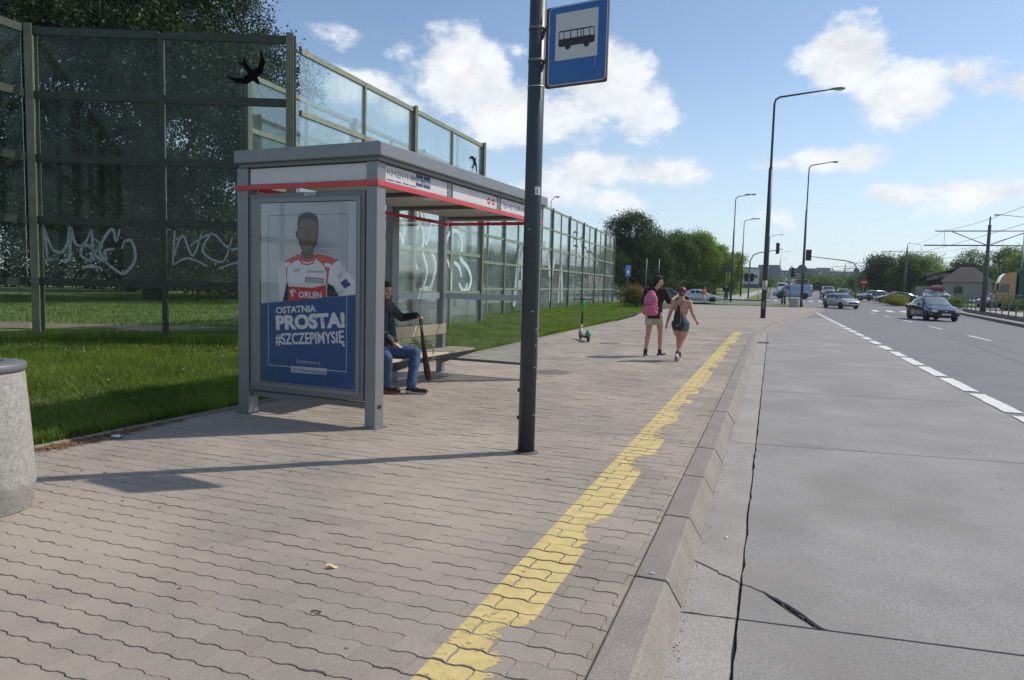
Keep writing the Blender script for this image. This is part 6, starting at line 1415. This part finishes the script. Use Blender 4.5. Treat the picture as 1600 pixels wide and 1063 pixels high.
# tree group right of the long barrier
tree('tallest dark tree right of the long noise barrier', (-20.0,103,.3), 12.6, 9.5, LF_D, 60000, .11, 31, .02, 12, 'tree group behind the silver sedan')
tree('dark green tree on the right shoulder of the tallest dark tree', (-17.0,106,.3), 10.6, 7.5, LF_D, 36000, .11, 32, .02, 10, 'tree group behind the silver sedan')
tree('mid-green tree in the centre of the group behind the walkers', (-14.6,112,.4), 10.4, 8.5, LF_M, 42000, .11, 33, .02, 10, 'tree group behind the silver sedan')
tree('bright green tree behind the red-haired person', (-11.6,116,.5), 10.6, 8.0, LF_L, 42000, .11, 34, .02, 10, 'tree group behind the silver sedan')
tree('yellow-green tree sloping down towards the lamp posts', (-9.0,120,.5), 8.4, 7.0, LF_L, 32000, .11, 35, .02, 10, 'tree group behind the silver sedan')
tree('last small bright tree at the right end of the tree group', (-6.9,128,.6), 7.4, 5.6, LF_L, 22000, .11, 36, .02, 9, 'tree group behind the silver sedan')
tree('dark undergrowth tree at the foot of the tallest dark tree', (-22.5,98,.2), 7.5, 8.0, LF_D, 20000, .12, 37, .0, 9, 'tree group behind the silver sedan')
def shrub(label, loc, w, d, h, m, n=3000, leaf=.07, seed=1, group=None, cat='shrub', m2=None, n2=0):
    rr = random.Random(seed); t = thing('hedge' if cat == 'hedge' else 'shrub', label, cat, loc, 0, group)
    lobes = [((rr.uniform(-.5,.5)*w*.7, rr.uniform(-.5,.5)*d*.6, h*rr.uniform(.3,.62)), (w*.18+.2, d*.22+.15, h*rr.uniform(.3,.45))) for _ in range(max(5, int(w*1.6)))]
    ob('foliage', crown_mesh('foliage', lobes, n, leaf, m, seed, .5), t)
    if m2: ob('tips', crown_mesh('tips', [((c[0],c[1],c[2]+h*.12), (a*.95,b*.95,c_*.9)) for c, (a,b,c_) in lobes], n2, leaf*.8, m2, seed+50, .75), t)
    return t
shrub('reddish-green shrub at the end of the long noise barrier', (-9.9,51.5,0), 2.6, 1.8, 1.75, LF_M, 5000, .05, 41, None, 'shrub', LF_R, 2600)
shrub('reddish low shrub just left of the walking man', (-8.6,53.5,0), 2.0, 1.6, 1.25, LF_M, 3000, .05, 42, None, 'shrub', LF_R, 2600)
shrub('dark clipped hedge under the bright trees behind the silver sedan', (-10.6,99,.3), 9.0, 2.2, 2.6, LF_D, 9000, .10, 43, None, 'hedge')
shrub('yellow-green hedge on the median in front of the dark sports car', (14.35,93,.1), 3.6, 4.5, 1.45, LF_Y, 9000, .06, 44, None, 'hedge')
shrub('small dark round shrub left of the no entry sign', (9.8,112,gz(112)), 2.6, 2.0, 1.35, LF_M, 2500, .08, 45)
for i, (x, y, w) in enumerate(((20,70,3.2),(23,78,3.5),(17.2,84,3.0))): shrub(['green shrub behind the railing below the truck','green shrub right of the truck wheel','low green shrub behind the railing by the nearest tram mast'][i], (x,y,.25), w, 2.0, 1.15, LF_M, 2600, .07, 46+i, 'shrubs behind the railing')
# right-hand skyline trees: shared crowns, each tree its own object
def light_tree(label, loc, h, w, mt, seed, group, n=20000): return tree(label, loc, h, w, mt, n, .15, seed, .02, 9, group)
RT = [(24.5,152,8.6,9,LF_M,'dark tree directly right of the second tram mast'),(20.5,158,8.6,8,LF_D,'dark tree left of the second tram mast'),(30,165,9.2,9,LF_L,'green tree behind the left roof of the house'),(36,158,9.8,10,LF_M,'green tree above the ridge of the house'),
      (43,150,9.6,11,LF_L,'light green tree right behind the house'),(50,140,10.4,12,LF_L,'light green tree above the yellow truck'),(38,118,8.0,8,LF_M,'green tree between the house and the truck'),(56,135,11.5,12,LF_L,'light tree at the right edge behind the truck'),(62,130,11,12,LF_L,'tree cut by the right edge behind the truck'),(31,180,9,12,LF_L,'pale tree far behind the house'),(46,170,11.5,12,LF_M,'tall green tree far behind the nearest tram mast')]
for i, (x,y,h,w,mt,lb_) in enumerate(RT): light_tree(lb_, (x,y,.8), h, w, mt, 60+i, 'trees along the right side of the road')
# row of young conical trees
base = None
for i in range(11):
    x, y = 18.5+i*1.25, 190-i*5.0
    lab = ['leftmost','second','third','fourth','fifth','sixth','seventh','eighth','ninth','tenth','rightmost'][i]+' young tree of the even row behind the no entry sign'
    if base is None: base = tree(lab, (x,y,1.2), 5.2, 2.6, LF_M, 2200, .16, 90, .05, 6, 'row of young trees behind the tram stop')
    else:
        c = copy_tree(base); c.location = (x,y,1.2); c.rotation_euler = (0,0,i*1.3); c.scale = (1,1,.85+.3*random.random()); c['label'] = lab
# mid-distance trees under the skyline
for i, (x,y,h,w) in enumerate(((-14,235,7,9),(-9,250,6,8),(-3.5,260,6.5,8),(10,250,9,10),(15,262,8,11),(22,270,8,12),(14,225,6,9),(-20,225,9,12))):
    tree(['distant green tree left of the white hall','small distant tree in front of the white hall','distant tree at the foot of the tallest lamp post','distant rounded tree right of the round sign','distant tree behind the car queue','distant tree left of the tram mast row','distant low tree beyond the queue','distant bushy tree behind the left lamp post'][i], (x,y,gz(y)), h*.55, w, LF_M, 3500, .28, 120+i, .02, 7, 'distant trees by the road')
sw = []
for i in range(46):
    x = -160+i*9+random.uniform(-3,3); sw.append(((x, random.uniform(-12,12), random.uniform(.2,.8)), (9, 6, random.uniform(1.2,1.9))))
o = ob('far_woods', crown_mesh('far_woods', sw, 26000, .8, LF_M, 200), None, (0,330,2.5)); tag(o, 'belt of far woods below the skyline', 'woods', kind='stuff')
# ================================================================ buildings
def block(label, loc, w, d, h, col, floors, bays, name='apartment_block', rz=0, group='far apartment blocks on the skyline', win=(.09,.11,.13), band=None):
    t = thing(name, label, 'building', loc, rz, group); wm_ = mat('wall_%s' % name + str(col), col, .85, var=.06, vscale=.1); gm = mat('window_dark', win, .2)
    bx('wall', wm_, t, -w/2, w/2, -d/2, d/2, 0, h); bx('roof', mat('roof_grey', (.18,.18,.19), .8), t, -w/2-.3, w/2+.3, -d/2-.3, d/2+.3, h+.001, h+.6)
    fh = h/floors; q0 = None
    for f in range(floors):
        q = MB()
        for b_ in range(bays):
            x = -w/2+(b_+.5)*w/bays; q.box(x-w/bays*.3, x+w/bays*.3, -d/2-.06, -d/2-.01, f*fh+fh*.32, f*fh+fh*.78)
        q.build('window_row', gm, t)
    return t
GREYB = (.30,.31,.33)
B_ = [(-62,640,90,14.5,GREYB,5,30,'long low pale apartment block at the left of the skyline behind the lamp posts'),(8,655,62,15,(.27,.28,.30),6,22,'grey apartment block behind the small traffic light'),(-3,560,15,16.5,(.07,.08,.10),6,5,'dark square tower block left of the small traffic light'),
      (64,645,40,15,(.26,.26,.27),6,14,'brownish apartment block right of the round sign'),(108,650,44,15.5,(.29,.29,.31),6,15,'grey apartment block above the car queue'),(38,625,10,17,(.22,.23,.25),6,3,'slim stair tower between two grey blocks'),
      (140,600,26,15,(.24,.26,.30),6,9,'bluish apartment block above the signal mast'),(168,560,9,20,(.36,.40,.44),8,4,'narrow pale tower left of the dark trees at the right'),(158,575,8,22,(.33,.37,.42),9,3,'tall thin pale tower beside the narrow one')]
for (x,y,w,h,c,f,b_,lb_) in B_: block(lb_, (x,y,gz(y)), w, 14, h, c, f, b_)
wh = thing('white_hall', 'white hall with a dark window band seen between the lamp posts on the left', 'building', (-12.3,245,gz(245)), math.radians(4))
bx('wall', mat('hall_white', (.55,.56,.57), .7), wh, -8,8,0,14,0,6.6); bx('window_band', GLS, wh, -7.6,7.6,-.05,-.01,3.4,4.5); bx('roof', mat('roof_grey', (.18,.18,.19), .8), wh, -8.2,8.2,-.2,14.2,6.601,6.95); bx('lower_wall', mat('hall_dark', (.08,.09,.11), .7), wh, -8.05,8.05,-.045,-.005,0,1.5)
ph = thing('petrol_station', 'low white and red building beyond the tram masts', 'building', (20,300,gz(300))); bx('wall', mat('pale_wall', (.5,.46,.43), .8), ph, -7,7,0,8,0,3.2); bx('roof', mat('hall_white', (.55,.56,.57)), ph, -8,8,-1,9,3.201,4.6); bx('stripe', mat('no_entry_red', (.42,.02,.025)), ph, -8.02,8.02,-1.03,-1.005,3.6,4.0)
tn = thing('white_tent', 'white pavilion roof beyond the tram tracks', 'tent', (33,230,gz(230)-.3)); q = MB(); q.add([(-4,-3,3),(4,-3,3),(4,3,3),(-4,3,3),(0,0,5.2)], [(0,1,4),(1,2,4),(2,3,4),(3,0,4),(3,2,1,0)]); q.build('roof', mat('tent_white', (.62,.62,.62), .7), tn)
for sx in (-3.8,3.8):
    for sy in (-2.8,2.8): pipe('post', TLP, tn, [(sx,sy,0),(sx,sy,3)], .07, 6)
# house with dark hipped roofs
hs = thing('house', 'house with dark grey pitched roofs behind the dark blue liftback', 'house', (30.3,137,1.0), math.radians(-10))
HWAL = mat('house_wall', (.33,.31,.27), .85, var=.08, vscale=1); HROF = mat('house_roof', (.022,.023,.027), .8, var=.12, vscale=3)
def gable(name, x0,x1,y0,y1,z0,z1,ov=.5, m=HROF, axis='x'):
    q = MB(); cx, cy = (x0+x1)/2, (y0+y1)/2
    if axis == 'hip': vs_ = [(x0-ov,y0-ov,z0),(x1+ov,y0-ov,z0),(x1+ov,y1+ov,z0),(x0-ov,y1+ov,z0),(cx-(x1-x0)*.14,cy,z1),(cx+(x1-x0)*.14,cy,z1)]; fs = [(0,1,5,4),(1,2,5),(2,3,4,5),(3,0,4),(3,2,1,0)]
    else: vs_ = [(x0-ov,y0-ov,z0),(x1+ov,y0-ov,z0),(x1+ov,y1+ov,z0),(x0-ov,y1+ov,z0),(x0-ov,cy,z1),(x1+ov,cy,z1)]; fs = [(0,1,5,4),(1,2,5),(2,3,4,5),(3,0,4),(3,2,1,0)]
    q.add(vs_, fs); return q.build(name, m, hs)
bx('wall', HWAL, hs, -3.2,3.6,-3,5,-.5,2.75); r1 = gable('roof', -3.2,3.6,-3,5,2.755,5.35,.45,axis='hip')
bx('wall', HWAL, hs, -5.6,1.2,5.05,12,-.5,4.4); 
q = MB(); q.add([(-6.2,4.4,3.5),(1.6,4.4,5.9),(1.6,12.6,5.9),(-6.2,12.6,3.5),(-6.2,4.4,3.7),(1.6,4.4,6.15),(1.6,12.6,6.15),(-6.2,12.6,3.7)], [(0,3,2,1),(4,5,6,7),(0,1,5,4),(1,2,6,5),(2,3,7,6),(3,0,4,7)]); q.build('roof', HROF, hs)
bx('wall', HWAL, hs, -7.2,-3.3,-1.5,5,-.5,2.0); q = MB(); q.add([(-7.8,-2,2.0),(-3.1,-2,3.4),(-3.1,5.2,3.4),(-7.8,5.2,2.0),(-7.8,-2,2.2),(-3.1,-2,3.6),(-3.1,5.2,3.6),(-7.8,5.2,2.2)], [(0,3,2,1),(4,5,6,7),(0,1,5,4),(1,2,6,5),(2,3,7,6),(3,0,4,7)]); q.build('roof', HROF, hs)
for k in range(3): w_o = bx('window', GLS, hs, -4.6+k*1.3,-3.8+k*1.3,4.98,5.03,3.0,4.0)
bx('window', GLS, hs, -1.6,-.4,-3.05,-3.01,.8,2.0); bx('chimney', mat('chimney', (.2,.12,.09), .9), hs, .6,1.2,6.5,7.2,5.8,6.9)
for k, (x, y) in enumerate(((34.5,126),(37.5,124))): 
    t = thing('parked_van', ['white and grey parked van between the house and the truck','second parked vehicle behind the nearest tram mast'][k], 'van', (x,y,.6), math.radians(-80), 'vehicles parked by the house'); bx('body', paint('dull_blue_paint', (.16,.18,.26), 0), t, -.95,.95,-2.3,2.3,.35,2.2,.15); bx('windshield', GLS, t, -.8,.8,-2.33,-2.305,1.25,2.0)
    for s in (-1,1):
        for yy in (-1.4,1.4): q = MB(); q.lathe([(0,-.1),(.33,-.1),(.33,.1),(0,.1)], (0,0,0), 16, True, Matrix.Translation((s*.86,yy,.33)) @ Matrix.Rotation(math.pi/2,4,'Y')); q.build('wheel', TYRE, t)
# mesh fence beyond the tracks
mf = thing('mesh_fence', 'low grey mesh fence beyond the tram tracks', 'fence', (0,0,0))
for k in range(22):
    y = 120+k*4; x = 21+.03*(y-120)+k*.35; pipe('post', TLP, mf, [(x,y,gz(y)),(x,y,gz(y)+1.9)], .04, 5)
    if k < 21:
        xe, ye = 21+.03*(y+4-120)+(k+1)*.35, y+4; q = MB()
        for z in np.arange(.2,1.9,.3): q.tube([(x,y,gz(y)+z),(xe,ye,gz(ye)+z)], .012, 4)
        q.build('mesh_panel', TLP, mf)
# ================================================================ small things on the ground
mh = thing('manhole_cover', 'round drain cover in the pavement just right of the bus stop pole', 'manhole cover', (-3.55,11.6,.0)); MB().lathe([(0,.004),(.29,.004),(.30,.001)], (0,0,0), 28).build('cover', mat('iron', (.15,.13,.115), .8, .1, var=.2, vscale=12), mh)
MB().lathe([(.305,.001),(.31,.006),(.36,.006),(.37,.001)], (0,0,0), 28).build('ring', KERB, mh)
mh = thing('manhole_cover', 'round drain cover in the pavement left of the walking couple', 'manhole cover', (-4.0,18.4,.0)); MB().lathe([(0,.004),(.29,.004),(.30,.001)], (0,0,0), 28).build('cover', mat('iron', (.10,.085,.075)), mh)
dg = thing('drain_grate', 'iron drain grate in the gutter at the far end of the bus bay', 'drain grate', (-.24,23.2,-.118)); 
for k in range(7): bx('bar', mat('iron', (.1,.085,.075)), dg, -.16,.20,-.24+k*.075,-.205+k*.075,0,.012)
bx('frame', DARK, dg, -.19,.23,-.27,.28,-.004,.001)
lf = thing('yellow_leaf', 'curled yellow-white leaf lying on the pavers in the lower left', 'leaf', (-2.10,3.03,.006), .4)
q = MB(); P = []
for i in range(7):
    t_ = i/6; w_ = .016*math.sin(math.pi*t_)+.001; P += [(-.03+.06*t_,-w_,.010*math.sin(t_*5)+.006),(-.03+.06*t_,0,.004),(-.03+.06*t_,w_,.010*math.cos(t_*4)+.012)]
q.add(P, [(3*i+k,3*i+k+1,3*i+k+4,3*i+k+3) for i in range(6) for k in (0,1)], True); q.build('blade', mat('leaf_yellow', (.62,.47,.22), .7, var=.3, vscale=60), lf)
tw = thing('twig', 'short dark twig lying on the pavers below the yellow leaf', 'twig', (-1.88,2.58,.006)); MB().tube([(-.02,0,0),(0,.006,.004),(.02,.002,.003)], .0035, 5).build('stem', BARK, tw); MB().lathe([(0,0),(.008,.002),(.006,.006),(0,.008)], (.024,.004,0), 8).build('bud', BARK, tw)
pb = thing('paper_scrap', 'crumpled white paper scrap by the grass edge', 'paper', (-5.62,4.72,.01), .3)
q = MB(); P = [(random.uniform(-.07,.07), random.uniform(-.045,.045), random.uniform(0,.03)) for _ in range(14)]; b = bmesh.new(); [b.verts.new(p) for p in P]; bmesh.ops.convex_hull(b, input=b.verts); me = bpy.data.meshes.new('crumple'); b.to_mesh(me); b.free(); me.materials.append(mat('paper_white', (.62,.66,.72), .7)); ob('crumple', me, pb)
for i, (x, y, z) in enumerate(((-.52,3.62,.012),(-.20,4.72,-.118),(-1.42,6.9,.002),(-3.3,8.1,.002),(-1.9,7.4,.002))):
    c = thing('litter_scrap', ['white butt on the kerb stone next to the open joint','white cigarette butt in the gutter beyond the crack','white speck of litter left of the yellow line','white scrap of litter near the foot of the shelter','white litter speck right of the bus stop pole'][i], 'litter', (x,y,z), i*1.1, 'scraps of litter on the pavement'); MB().tube([(-.014,0,.005),(.014,0,.005)], .0045, 6).build('stub', mat('paper_white', (.62,.66,.72)), c)

def specks(name, pts, m, kind='stuff'):
    q = MB()
    for (x, y, z, r, h) in pts:
        n = random.randint(5, 8); a0 = random.random()*6; P = [(x+r*random.uniform(.6,1.1)*math.cos(a0+6.283*i/n), y+r*random.uniform(.6,1.1)*math.sin(a0+6.283*i/n), z) for i in range(n)]
        q.add(P+[(x,y,z+h)], [(i,(i+1)%n,n) for i in range(n)])
    tag(q.build(name, m), kind=kind)
specks('gum_spots', [(random.uniform(-5.2,-.7), random.uniform(1.2,13), .0022, random.uniform(.006,.016), .0012) for _ in range(110)], mat('gum_dark', (.11,.095,.082), .8))
specks('gum_spots', [(random.uniform(-5.2,-.7), random.uniform(1.2,13), .0022, random.uniform(.004,.010), .0012) for _ in range(60)], mat('gum_pale', (.42,.38,.33), .8))
specks('gutter_grit', [(-.345+abs(random.gauss(0,.02)), random.uniform(2.2,14), -.1195, random.uniform(.002,.006), .004) for _ in range(300)]+[(random.gauss(-.22,.05), random.gauss(7.0,.5), -.1195, random.uniform(.002,.005), .003) for _ in range(120)], mat('grit', (.06,.05,.04), .9, var=.4, vscale=90))
specks('oil_spots', [(random.uniform(.2,3.0), random.uniform(2.5,22), -.1192, random.uniform(.008,.035), .0004) for _ in range(70)], mat('oil_stain', (.14,.13,.12), .6))
specks('paver_grit', [(random.uniform(-5.5,-.65), random.uniform(1.4,11), .001, random.uniform(.0015,.004), .003) for _ in range(500)], mat('grit_pale', (.30,.25,.19), .9, var=.5, vscale=90))
# ================================================================ summer haze
hz = MB().box(-420,620,-30,900,-1.3,32).build('haze', None); tag(hz, kind='stuff')
hm = bpy.data.materials.new('haze'); hm.use_nodes = True; nt = hm.node_tree; nt.nodes.clear(); o_ = nt.nodes.new('ShaderNodeOutputMaterial'); pv = nt.nodes.new('ShaderNodeVolumePrincipled')
pv.inputs['Color'].default_value = (.86,.92,1,1); pv.inputs['Density'].default_value = .00022; pv.inputs['Anisotropy'].default_value = .35; nt.links.new(pv.outputs[0], o_.inputs['Volume']); hz.data.materials.append(hm); hz.display_type = 'BOUNDS'
